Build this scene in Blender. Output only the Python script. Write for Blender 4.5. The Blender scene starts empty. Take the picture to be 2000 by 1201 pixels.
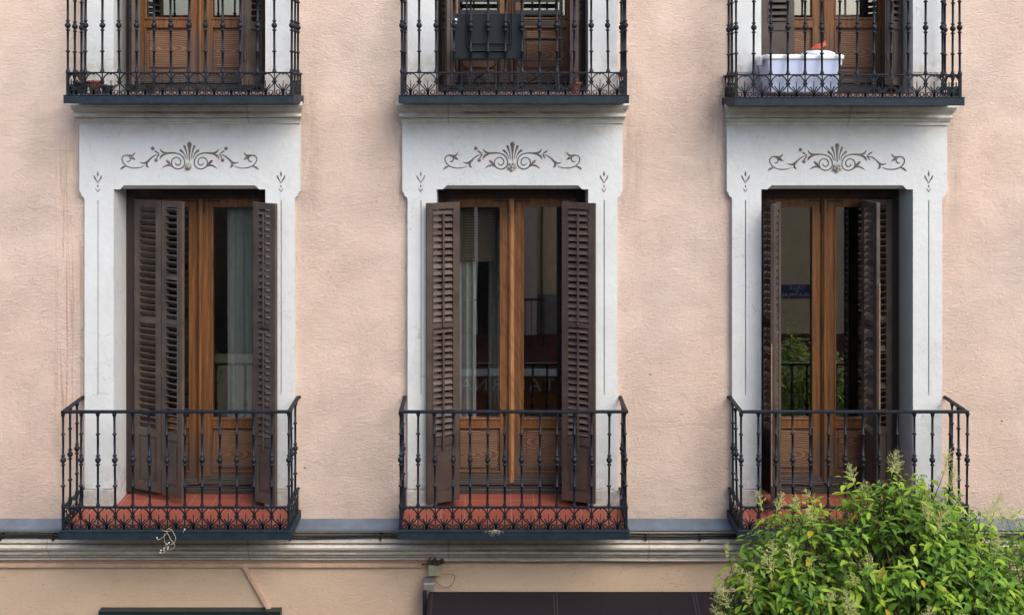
import bpy, bmesh, math, random
from mathutils import Vector, Matrix
random.seed(7)
R = math.radians
C = bpy.context.scene.collection
sc = bpy.context.scene
H = 7.8                      # camera height above the street (first floor balconies at about 4.2 m)
L = 9.5                      # camera to facade distance
# ------------------------------------------------------------------ camera, world, sun, exposure
cam = bpy.data.cameras.new('camera'); co = bpy.data.objects.new('camera', cam); C.objects.link(co)
co.location = (0, -L, H); co.rotation_euler = (R(90), 0, 0)
cam.sensor_width = 36; cam.lens = 2140/2000*36
cam.shift_x = 0.02; cam.shift_y = -(600.5-185)/2000
cam.clip_end = 2000; sc.camera = co
w = bpy.data.worlds.new('World'); sc.world = w; w.use_nodes = True
wn = w.node_tree; bg = wn.nodes['Background']
sky = wn.nodes.new('ShaderNodeTexSky'); sky.sky_type = 'NISHITA'; sky.sun_disc = False
SUN_EL, SUN_AZ = 46, 143       # from above the opposite roofs, well to the right
sky.sun_elevation = R(SUN_EL); sky.sun_rotation = R(SUN_AZ); sky.dust_density = 3.8; sky.air_density = 1.0; sky.ozone_density = 1.0
wn.links.new(sky.outputs[0], bg.inputs[0]); bg.inputs[1].default_value = 0.14
sl = bpy.data.lights.new('sun', 'SUN'); sl.energy = 1.0; sl.angle = R(60); sl.color = (1, .95, .88)
so = bpy.data.objects.new('sun', sl); C.objects.link(so)
az = R(SUN_AZ); el = R(SUN_EL)
sd = Vector((math.sin(az)*math.cos(el), math.cos(az)*math.cos(el), math.sin(el)))
so.rotation_euler = (-sd).to_track_quat('-Z', 'Y').to_euler()
sc.view_settings.view_transform = 'Standard'; sc.view_settings.look = 'None'
sc.view_settings.gamma = 1; sc.view_settings.exposure = .92

# ------------------------------------------------------------------ materials
class NT:
    def __init__(s, name):
        s.m = bpy.data.materials.new(name); s.m.use_nodes = True; s.t = s.m.node_tree
        s.b = s.t.nodes['Principled BSDF']; s.pos = s.t.nodes.new('ShaderNodeNewGeometry').outputs['Position']
    def n(s, k, **kw):
        x = s.t.nodes.new(k)
        for a, b in kw.items(): setattr(x, a, b)
        return x
    def l(s, a, b): s.t.links.new(a, b)
    def mapped(s, scale, rot=(0,0,0), loc=(0,0,0)):
        x = s.n('ShaderNodeMapping'); x.inputs['Scale'].default_value = scale; x.inputs['Rotation'].default_value = rot
        x.inputs['Location'].default_value = loc
        s.l(s.pos, x.inputs[0]); return x.outputs[0]
    def noise(s, scale, detail=4, rough=.6, vec=None, dist=0):
        x = s.n('ShaderNodeTexNoise'); x.inputs['Scale'].default_value = scale; x.inputs['Detail'].default_value = detail
        x.inputs['Roughness'].default_value = rough; x.inputs['Distortion'].default_value = dist
        s.l(vec if vec is not None else s.pos, x.inputs['Vector']); return x.outputs[0]
    def ramp(s, fac, stops):
        x = s.n('ShaderNodeValToRGB'); e = x.color_ramp.elements
        while len(e) < len(stops): e.new(.5)
        for i, (p, c) in enumerate(stops):
            e[i].position = p; e[i].color = (*c, 1) if isinstance(c, tuple) else (c, c, c, 1)
        s.l(fac, x.inputs[0]); return x.outputs[0]
    def mix(s, fac, a, b, mode='MIX'):
        x = s.n('ShaderNodeMix', data_type='RGBA', blend_type=mode)
        for i, v in ((0, fac), (6, a), (7, b)):
            if isinstance(v, (int, float)): x.inputs[i].default_value = v
            elif isinstance(v, tuple): x.inputs[i].default_value = (*v, 1)
            else: s.l(v, x.inputs[i])
        return x.outputs[2]
    def math(s, op, a, b=0, c=None):
        x = s.n('ShaderNodeMath', operation=op)
        for i, v in enumerate((a, b) + ((c,) if c is not None else ())):
            if isinstance(v, (int, float)): x.inputs[i].default_value = v
            else: s.l(v, x.inputs[i])
        return x.outputs[0]
    def xyz(s, vec=None):
        x = s.n('ShaderNodeSeparateXYZ'); s.l(vec if vec is not None else s.pos, x.inputs[0]); return x.outputs
    def win(s, v, a, b, soft):      # 1 between a and b, soft edges
        x = s.n('ShaderNodeMapRange', interpolation_type='SMOOTHSTEP'); s.l(v, x.inputs[0]); x.inputs[1].default_value = a-soft; x.inputs[2].default_value = a+soft
        y = s.n('ShaderNodeMapRange', interpolation_type='SMOOTHSTEP'); s.l(v, y.inputs[0]); y.inputs[1].default_value = b+soft; y.inputs[2].default_value = b-soft
        return s.math('MULTIPLY', x.outputs[0], y.outputs[0])
    def bump(s, h, dist, strength=1, prev=None):
        x = s.n('ShaderNodeBump'); x.inputs['Strength'].default_value = strength; x.inputs['Distance'].default_value = dist
        s.l(h, x.inputs['Height'])
        if prev is not None: s.l(prev, x.inputs['Normal'])
        s.l(x.outputs[0], s.b.inputs['Normal']); return x.outputs[0]
    def done(s, col=None, rough=.8, spec=.3, metal=0):
        if col is not None:
            if isinstance(col, tuple): s.b.inputs['Base Color'].default_value = (*col, 1)
            else: s.l(col, s.b.inputs['Base Color'])
        if isinstance(rough, (int, float)): s.b.inputs['Roughness'].default_value = rough
        else: s.l(rough, s.b.inputs['Roughness'])
        s.b.inputs['Specular IOR Level'].default_value = spec; s.b.inputs['Metallic'].default_value = metal
        return s.m

def mat_stucco(name, c1, c2, c3, bs=1.0, stains=True):
    t = NT(name)
    big = t.noise(.9, 3, .55); mid = t.noise(6, 5, .65); fine = t.noise(1, 5, .7, t.mapped((28, 28, 62), (0, .12, 0)), 1.3)
    grit = t.noise(160, 3, .6)
    col = t.mix(t.ramp(big, [(.35, 0.), (.68, 1.)]), c1, c2)
    col = t.mix(t.math('MULTIPLY', t.ramp(mid, [(.5, 0.), (.75, 1.)]), .45), col, c3)
    # trowel pits: tinted darker than the face, like the fine hollows
    pit = t.ramp(t.noise(30, 4, .75, t.mapped((1, 1, 1.8))), [(.63, 0.), (.72, 1.)])
    col = t.mix(t.math('MULTIPLY', pit, .30), col, tuple(x*.62 for x in c1))
    col = t.mix(t.math('MULTIPLY', t.ramp(fine, [(.30, 1.), (.52, 0.)]), .16), col, tuple(x*.66 for x in c1))
    pk = t.noise(9, 2, .5); dot = t.ramp(t.noise(48, 1, .4), [(.735, 0.), (.76, 1.)])
    col = t.mix(t.math('MULTIPLY', dot, .5), col, tuple(x*.45 for x in c1))
    if stains:
        X = t.xyz()
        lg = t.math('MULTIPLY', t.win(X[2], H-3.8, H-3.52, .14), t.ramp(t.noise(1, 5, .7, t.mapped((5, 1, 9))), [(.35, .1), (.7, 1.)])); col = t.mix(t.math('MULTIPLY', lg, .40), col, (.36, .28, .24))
        sv = t.math('MULTIPLY', t.ramp(t.noise(1, 5, .72, t.mapped((11, 1, .35)), .4), [(.56, 0.), (.72, 1.)]), t.ramp(t.noise(.8, 2), [(.42, 0.), (.6, 1.)])); col = t.mix(t.math('MULTIPLY', sv, .22), col, (.50, .37, .31))
        run = t.noise(1, 4, .7, t.mapped((22, 1, .55)), 1.5)
        m = t.math('MULTIPLY', t.ramp(run, [(.5, 0.), (.6, 1.)]), t.win(X[0], -3.78, -3.52, .05))
        m = t.math('MULTIPLY', m, t.win(X[2], H-2.9, H-.5, .35))
        col = t.mix(t.math('MULTIPLY', m, .45), col, (.42, .2, .13))
        # rain grime creeping down under the slabs
        for cx in (-1.63, -3.58, .86+.32, -.75, 2.0, 3.95):
            g = t.math('MULTIPLY', t.win(X[0], cx-.1, cx+.12, .08), t.win(X[2], H-1.0, H+.15, .3))
            g = t.math('MULTIPLY', g, t.ramp(t.noise(1, 4, .7, t.mapped((14, 1, 2))), [(.35, 0.), (.7, 1.)]))
            col = t.mix(t.math('MULTIPLY', g, .62), col, (.36, .285, .225))
    ck = t.ramp(t.math('ABSOLUTE', t.math('SUBTRACT', t.noise(1.1, 6, .6, None, .7), .5)), [(.0, 1.), (.0016, 0.)])
    ck = t.math('MULTIPLY', ck, t.ramp(t.noise(.7, 2), [(.52, 0.), (.6, 1.)])); col = t.mix(t.math('MULTIPLY', ck, .35), col, (.3, .22, .18))
    patch = t.ramp(t.noise(.55, 1, .3, t.mapped((1, 1, .8), loc=(3.1, 0, 1.7)), .6), [(.56, 0.), (.575, 1.)]); col = t.mix(t.math('MULTIPLY', patch, .16), col, c3)
    h = t.math('ADD', t.math('MULTIPLY', fine, 1.0), t.math('MULTIPLY', grit, .28)); h = t.math('MULTIPLY', t.math('SUBTRACT', h, .63), t.ramp(t.noise(2.1, 3, .6), [(.36, .45), (.62, 1.)]))
    b1 = t.bump(mid, .014*bs, .8); b2 = t.bump(h, .019*bs, 1, b1); t.bump(t.math('SUBTRACT', 1, pit), .004*bs, .9, b2)
    return t.done(col, .92, .2)

def mat_plaster():
    t = NT('white_plaster'); X = t.xyz()
    big = t.noise(2.2, 4, .6); st = t.noise(1, 6, .7, t.mapped((9, 9, 4)), .1)
    col = t.mix(t.ramp(big, [(.35, 0.), (.7, 1.)]), (.645, .685, .705), (.60, .635, .65))
    col = t.mix(t.math('MULTIPLY', t.ramp(st, [(.52, 0.), (.78, 1.)]), .35), col, (.47, .47, .46))
    # worn, dirty feet of the pillars
    for z0 in (H-3.57, H+.015):
        foot = t.math('MULTIPLY', t.win(X[2], z0-.2, z0+.30, .16), t.ramp(t.noise(9, 5, .7), [(.42, 0.), (.62, 1.)]))
        col = t.mix(t.math('MULTIPLY', foot, .62), col, (.34, .31, .265))
    for z0 in (H-.245, H-.245+3.585):  # warm shade under the cornice painted into the plaster, with patchy grime
        shade_grime = t.math('MULTIPLY', t.win(X[2], z0-.10, z0+.1, .07), t.ramp(t.noise(5, 5, .7), [(.35, 0.), (.65, 1.)])); col = t.mix(t.math('MULTIPLY', shade_grime, .5), col, (.42, .37, .31))
    chips = t.ramp(t.noise(16, 4, .75), [(.66, 0.), (.70, 1.)]); col = t.mix(t.math('MULTIPLY', chips, .35), col, (.36, .35, .33))
    crack = t.ramp(t.math('ABSOLUTE', t.math('SUBTRACT', t.noise(2.3, 5, .55, None, .5), .5)), [(.0, 1.), (.002, 0.)])
    crack = t.math('MULTIPLY', crack, t.ramp(t.noise(1.1, 2), [(.5, 0.), (.58, 1.)]))
    col = t.mix(t.math('MULTIPLY', crack, .5), col, (.28, .26, .24))
    b = t.bump(t.noise(14, 5, .65), .012, .5); t.bump(t.noise(90, 3, .6), .002, .5, b)
    return t.done(col, .75, .3)

def mat_cornice(name, bands, base=(.56, .56, .53), centers=(-2.605, .181, 2.98), halfw=.55):
    """painted stone mouldings; wide bands are sooty water marks, narrow ones painted-in shadow lines"""
    t = NT(name); X = t.xyz()
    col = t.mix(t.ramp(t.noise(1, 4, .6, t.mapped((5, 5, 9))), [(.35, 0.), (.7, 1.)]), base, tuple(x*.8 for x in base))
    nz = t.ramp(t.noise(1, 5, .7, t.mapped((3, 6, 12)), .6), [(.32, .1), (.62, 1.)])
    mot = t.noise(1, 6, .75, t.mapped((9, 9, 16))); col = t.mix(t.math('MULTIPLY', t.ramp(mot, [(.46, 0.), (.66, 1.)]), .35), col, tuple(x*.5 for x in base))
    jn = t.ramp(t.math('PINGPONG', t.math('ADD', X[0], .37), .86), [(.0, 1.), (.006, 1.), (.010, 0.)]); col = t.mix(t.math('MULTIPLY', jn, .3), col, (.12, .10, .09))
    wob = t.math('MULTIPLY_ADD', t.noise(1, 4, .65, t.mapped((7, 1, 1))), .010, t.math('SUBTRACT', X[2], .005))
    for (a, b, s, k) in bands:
        m = t.math('MULTIPLY', t.win(wob, a, b, s), nz if s > .003 else 1.)  # narrow bands: shadows of the moulding steps put into the colour
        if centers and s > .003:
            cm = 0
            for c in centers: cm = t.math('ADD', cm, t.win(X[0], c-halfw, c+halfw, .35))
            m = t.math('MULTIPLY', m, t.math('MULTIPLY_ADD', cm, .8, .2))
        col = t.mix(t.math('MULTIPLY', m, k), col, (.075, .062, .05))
    t.bump(t.noise(22, 5, .7), .014, .8)
    return t.done(col, .92, .12)

def mat_iron(name, c, rough=.45):
    t = NT(name)
    col = t.mix(t.ramp(t.noise(14, 5, .7), [(.4, 0.), (.75, 1.)]), c, tuple(x*1.7+.003 for x in c))
    rust = t.ramp(t.noise(35, 5, .7), [(.66, 0.), (.76, 1.)])
    col = t.mix(t.math('MULTIPLY', rust, .55), col, (.10, .075, .06))
    t.bump(t.noise(90, 3, .6), .0015, .5)
    return t.done(col, t.ramp(t.noise(20, 3), [(.3, rough-.05), (.7, rough+.25)]), .28)

def mat_wood(name, c1, c2, c3, axis='z', bump=.0015, rough=.5, weather=None):
    t = NT(name)
    sc_ = {'z': (26, 26, 1.3), 'x': (1.5, 26, 24)}[axis]
    v = t.mapped(sc_)
    g = t.noise(1.6, 6, .62, v, .9); g2 = t.noise(7, 4, .7, v, .3)
    wv = t.n('ShaderNodeTexWave', wave_type='RINGS', rings_direction='Y'); wv.inputs['Scale'].default_value = .75
    wv.inputs['Distortion'].default_value = 3.2; wv.inputs['Detail'].default_value = 3; wv.inputs['Detail Scale'].default_value = .7
    mp = t.n('ShaderNodeMapping')
    if axis == 'x':
        tc = t.n('ShaderNodeTexCoord'); oi = t.n('ShaderNodeObjectInfo'); cm = t.n('ShaderNodeCombineXYZ'); t.l(t.math('MULTIPLY_ADD', oi.outputs['Random'], .3, -.15), cm.inputs[0]); t.l(t.math('MULTIPLY_ADD', oi.outputs['Random'], .16, -.10), cm.inputs[2])
        va = t.n('ShaderNodeVectorMath', operation='ADD'); t.l(tc.outputs['Object'], va.inputs[0]); t.l(cm.outputs[0], va.inputs[1]); t.l(va.outputs[0], mp.inputs[0]); mp.inputs['Scale'].default_value = (5.5, 1, 24)
    else: t.l(t.pos, mp.inputs[0]); mp.inputs['Scale'].default_value = (9, 3, 1.2)
    t.l(mp.outputs[0], wv.inputs['Vector'])
    r = t.ramp(wv.outputs[1], [(.0, 0.), (.5, .25), (.86, 1.), (1., .3)])
    col = t.mix(t.ramp(g, [(.33, 0.), (.66, 1.)]), c1, c2)
    col = t.mix(t.math('MULTIPLY', r, .95 if axis == 'x' else .35), col, c3)
    col = t.mix(t.math('MULTIPLY', t.ramp(g2, [(.55, 0.), (.7, 1.)]), .6), col, c3)
    if weather:                                        # grey, sun-bleached and split foot of the door
        X = t.xyz()
        for z0 in (H-3.57, H+.015):
            m = t.math('MULTIPLY', t.win(X[2], z0-.1, z0+weather, .14), t.ramp(t.noise(3, 4, .7, v), [(.3, .2), (.65, 1.)]))
            col = t.mix(m, col, (.085, .066, .055))
    t.bump(t.math('ADD', g2, t.math('MULTIPLY', r, .8)), bump, .9)
    return t.done(col, rough, .4)

def mat_plain(name, c, rough=.6, spec=.4, metal=0, var=.25, scale=12, bump=.001):
    t = NT(name)
    col = t.mix(t.ramp(t.noise(scale, 4, .65), [(.35, 0.), (.7, 1.)]), c, tuple(x*(1-var) for x in c))
    if bump: t.bump(t.noise(scale*6, 3, .6), bump, .5)
    return t.done(col, rough, spec, metal)

M = {}
M['pink'] = mat_stucco('pink_stucco', (.735, .575, .477), (.69, .565, .485), (.765, .655, .575))
M['tan'] = mat_stucco('tan_render', (.62, .47, .345), (.57, .45, .34), (.66, .52, .41), .45, False)
M['white'] = mat_plaster()
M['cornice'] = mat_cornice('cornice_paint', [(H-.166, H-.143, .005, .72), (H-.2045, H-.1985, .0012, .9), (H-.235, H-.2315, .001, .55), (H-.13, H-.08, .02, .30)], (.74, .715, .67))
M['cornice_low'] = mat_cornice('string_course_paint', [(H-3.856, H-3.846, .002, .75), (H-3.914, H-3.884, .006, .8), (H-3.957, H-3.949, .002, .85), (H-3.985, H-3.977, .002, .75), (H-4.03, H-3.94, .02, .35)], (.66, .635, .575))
M['zinc'] = mat_plain('blue_grey_flashing', (.135, .17, .23), .5, .5, 0, .35, 5)
M['iron'] = mat_iron('dark_blue_iron', (.0055, .0095, .016))
M['fascia'] = mat_iron('painted_steel_edge', (.011, .021, .033), .5)
M['wood'] = mat_wood('varnished_door_wood', (.245, .108, .038), (.115, .049, .021), (.055, .024, .011), weather=.50)
M['wood_worn'] = mat_wood('worn_pale_door_wood', (.46, .25, .12), (.30, .14, .055), (.12, .05, .02), bump=.003, rough=.6)
M['wood_panel'] = mat_wood('faded_panel_wood', (.27, .150, .088), (.18, .096, .056), (.05, .027, .016), axis='x', bump=.003, rough=.65, weather=.26)
M['frame'] = mat_wood('dark_brown_frame', (.035, .022, .02), (.028, .019, .018), (.015, .01, .01), rough=.6)
M['sill'] = mat_wood('weathered_sill_wood', (.055, .045, .042), (.095, .080, .074), (.022, .017, .016), axis='x', bump=.005, rough=.8)
M['shutter'] = mat_plain('aubergine_shutter_paint', (.082, .057, .049), .5, .4, 0, .45, 5, .0015)
M['shutter_old'] = mat_plain('faded_shutter_paint', (.10, .078, .068), .6, .35, 0, .45, 5, .002)
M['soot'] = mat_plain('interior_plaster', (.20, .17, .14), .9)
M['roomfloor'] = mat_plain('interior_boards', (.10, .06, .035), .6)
M['stone'] = mat_plain('rough_plinth_render', (.52, .51, .49), .9, .2, 0, .35, 20, .006)
M['conduit'] = mat_plain('peach_conduit', (.60, .42, .31), .6)
M['pcable'] = mat_plain('cream_cable', (.45, .42, .36), .6)
M['black'] = mat_plain('black_rubber', (.018, .018, .022), .5)
M['awning'] = mat_plain('aubergine_awning_cloth', (.017, .012, .016), .85, .2, 0, .2, 40)
M['green'] = mat_plain('dark_green_board', (.012, .026, .027), .4, .5)
M['alu'] = mat_plain('dull_aluminium', (.45, .45, .46), .4, .5, .6)
M['boxgrey'] = mat_plain('grey_green_box', (.34, .35, .26), .6)
M['dirt'] = mat_plain('dusty_cobweb', (.10, .085, .06), .95, .1, 0, .5, 60, .01)
M['slate'] = mat_plain('slate_table_paint', (.006, .012, .019), .6, .3)
M['plastic'] = mat_plain('white_storage_plastic', (.56, .64, .84), .35, .5, 0, .05)
M['plastic'].node_tree.nodes['Principled BSDF'].inputs['Subsurface Weight'].default_value = .15
M['lid'] = mat_plain('white_lid_plastic', (.80, .84, .88), .35, .5, 0, .04)
M['red'] = mat_plain('red_rag', (.55, .10, .05), .8)
M['terra'] = mat_plain('terracotta', (.22, .075, .045), .8)
M['soil'] = mat_plain('soil', (.04, .03, .02), .95)
M['twine'] = mat_plain('dry_twine', (.48, .40, .28), .8)
M['bulbwhite'] = mat_plain('white_fairy_lamp', (.55, .53, .46), .5)
M['brass'] = mat_plain('worn_hinge_metal', (.25, .2, .14), .5, .5, .5)
M['rosette'] = mat_plain('stained_rosette_plaster', (.50, .47, .42), .8, .3, 0, .5, 40, .004)
M['ornament'] = mat_plain('brown_grey_relief_paint', (.21, .175, .165), .8, .2, 0, .4, 25, .002)
_o = M['ornament'].node_tree; _b = _o.nodes['Principled BSDF']; _l = _b.inputs['Base Color'].links[0].from_socket
_n = _o.nodes.new('ShaderNodeTexNoise'); _n.inputs['Scale'].default_value = 7; _n.inputs['Detail'].default_value = 5; _n.inputs['Roughness'].default_value = .7
_g = _o.nodes.new('ShaderNodeNewGeometry'); _o.links.new(_g.outputs['Position'], _n.inputs['Vector'])
_r = _o.nodes.new('ShaderNodeMapRange'); _r.inputs[1].default_value = .5; _r.inputs[2].default_value = .8; _r.inputs[4].default_value = .6; _o.links.new(_n.outputs[0], _r.inputs[0])
_m = _o.nodes.new('ShaderNodeMix'); _m.data_type = 'RGBA'; _m.inputs[7].default_value = (.5, .49, .47, 1); _o.links.new(_r.outputs[0], _m.inputs[0]); _o.links.new(_l, _m.inputs[6]); _o.links.new(_m.outputs[2], _b.inputs['Base Color'])
M['bare_wood'] = mat_plain('bare_dry_wood', (.34, .22, .14), .8, .2, 0, .4, 20)
M['curtain'] = mat_plain('sheer_grey_curtain', (.36, .36, .345), .9, .1, 0, .15)
M['blind'] = mat_plain('bamboo_blind', (.14, .11, .07), .8)
M['sign_blue'] = mat_plain('blue_enamel', (.012, .025, .16), .25, .5)
M['letter'] = mat_plain('pale_lettering', (.62, .66, .68), .5)
M['opp'] = mat_plain('opposite_ochre_render', (.64, .54, .36), .9, .2, 0, .15, 2, .003)
M['opp2'] = mat_plain('opposite_pale_pilaster', (.55, .46, .42), .9, .2, 0, .1, 2, .003)
M['opp3'] = mat_plain('opposite_grey_base', (.22, .20, .20), .9)
M['board'] = mat_plain('brown_shop_board', (.20, .075, .03), .5)
M['dark'] = mat_plain('dark_window', (.015, .016, .02), .2, .6)
M['redawn'] = mat_plain('maroon_canopy', (.10, .03, .025), .8)
M['asphalt'] = mat_plain('asphalt', (.05, .05, .052), .9, .2, 0, .3, 30, .004)
M['paving'] = mat_plain('granite_paving', (.26, .25, .24), .85)
M['bark'] = mat_plain('grey_bark', (.13, .10, .075), .9, .2, 0, .4, 25, .006)

def mat_tiles(name='red_clay_tiles', dust=0):
    t = NT(name); X = t.xyz()
    br = t.n('ShaderNodeTexBrick'); br.offset = 0; br.squash = 1
    br.inputs['Scale'].default_value = 1; br.inputs['Mortar Size'].default_value = .0032; br.inputs['Mortar Smooth'].default_value = .3
    br.inputs['Brick Width'].default_value = .20; br.inputs['Row Height'].default_value = .20
    t.l(t.mapped((1, 1, 1), loc=(.03, .07, 0)), br.inputs['Vector'])
    br.inputs['Color1'].default_value = (.27, .066, .042, 1); br.inputs['Color2'].default_value = (.31, .085, .055, 1); br.inputs['Mortar'].default_value = (.36, .24, .20, 1)
    col = t.mix(t.math('MULTIPLY', t.ramp(t.noise(5, 5, .7), [(.45, 0.), (.7, 1.)]), .45), br.outputs[0], (.20, .085, .065))
    # darker strip along the outer edge, under the scrolls
    e = t.math('MULTIPLY', t.win(X[1], -.6, -.37, .05), t.ramp(t.noise(12, 4, .7), [(.3, .3), (.7, 1.)]))
    col = t.mix(t.math('MULTIPLY', e, .75), col, (.13, .085, .07))
    if dust: col = t.mix(dust, col, (.30, .22, .20))
    t.bump(br.outputs[1], -.002, .8)
    return t.done(col, .55, .4)
M['tiles'] = mat_tiles(); M['tiles_upper'] = mat_tiles('dusty_clay_tiles', .6)

def mat_glass():
    m = bpy.data.materials.new('window_glass'); m.use_nodes = True; t = m.node_tree; t.nodes.remove(t.nodes['Principled BSDF'])
    o = t.nodes['Material Output']; mx = t.nodes.new('ShaderNodeMixShader'); tr = t.nodes.new('ShaderNodeBsdfTransparent'); gl = t.nodes.new('ShaderNodeBsdfGlossy')
    tr.inputs[0].default_value = (.90, .94, .94, 1); gl.inputs['Roughness'].default_value = .004; gl.inputs[0].default_value = (1, 1, 1, 1)
    lw = t.nodes.new('ShaderNodeLayerWeight'); lw.inputs[0].default_value = .5
    pw = t.nodes.new('ShaderNodeMath'); pw.operation = 'POWER'; pw.inputs[1].default_value = 5; t.links.new(lw.outputs['Facing'], pw.inputs[0])
    fr = t.nodes.new('ShaderNodeMath'); fr.operation = 'MULTIPLY_ADD'; fr.inputs[1].default_value = .85; fr.inputs[2].default_value = .16; t.links.new(pw.outputs[0], fr.inputs[0])
    nz = t.nodes.new('ShaderNodeTexNoise'); nz.inputs['Scale'].default_value = 2.2; nz.inputs['Detail'].default_value = 1
    ge = t.nodes.new('ShaderNodeNewGeometry'); t.links.new(ge.outputs['Position'], nz.inputs['Vector'])
    bp = t.nodes.new('ShaderNodeBump'); bp.inputs['Distance'].default_value = .0005; bp.inputs['Strength'].default_value = .5
    t.links.new(nz.outputs[0], bp.inputs['Height']); t.links.new(bp.outputs[0], gl.inputs['Normal'])
    t.links.new(fr.outputs[0], mx.inputs[0]); t.links.new(tr.outputs[0], mx.inputs[1]); t.links.new(gl.outputs[0], mx.inputs[2]); t.links.new(mx.outputs[0], o.inputs[0])
    return m
M['glass'] = mat_glass()

def mat_leaf(name, attr=True):
    t = NT(name); a = t.n('ShaderNodeAttribute', attribute_name='tone'); nz = t.noise(30, 3)
    col = t.mix(t.math('MULTIPLY', nz, .25), a.outputs[0], (.03, .06, .01))
    t.l(col, t.b.inputs['Base Color']); t.b.inputs['Roughness'].default_value = .5; t.b.inputs['Specular IOR Level'].default_value = .3
    tl = t.n('ShaderNodeBsdfTranslucent'); t.l(t.mix(.5, col, (.30, .50, .04)), tl.inputs[0])
    mx = t.n('ShaderNodeMixShader'); mx.inputs[0].default_value = .28
    t.l(t.b.outputs[0], mx.inputs[1]); t.l(tl.outputs[0], mx.inputs[2]); t.l(mx.outputs[0], t.t.nodes['Material Output'].inputs[0])
    return t.m
M['leaf'] = mat_leaf('glossy_leaf')
M['blossom'] = mat_plain('cream_green_blossom', (.58, .60, .25), .8, .2, 0, .3, 60)

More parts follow.
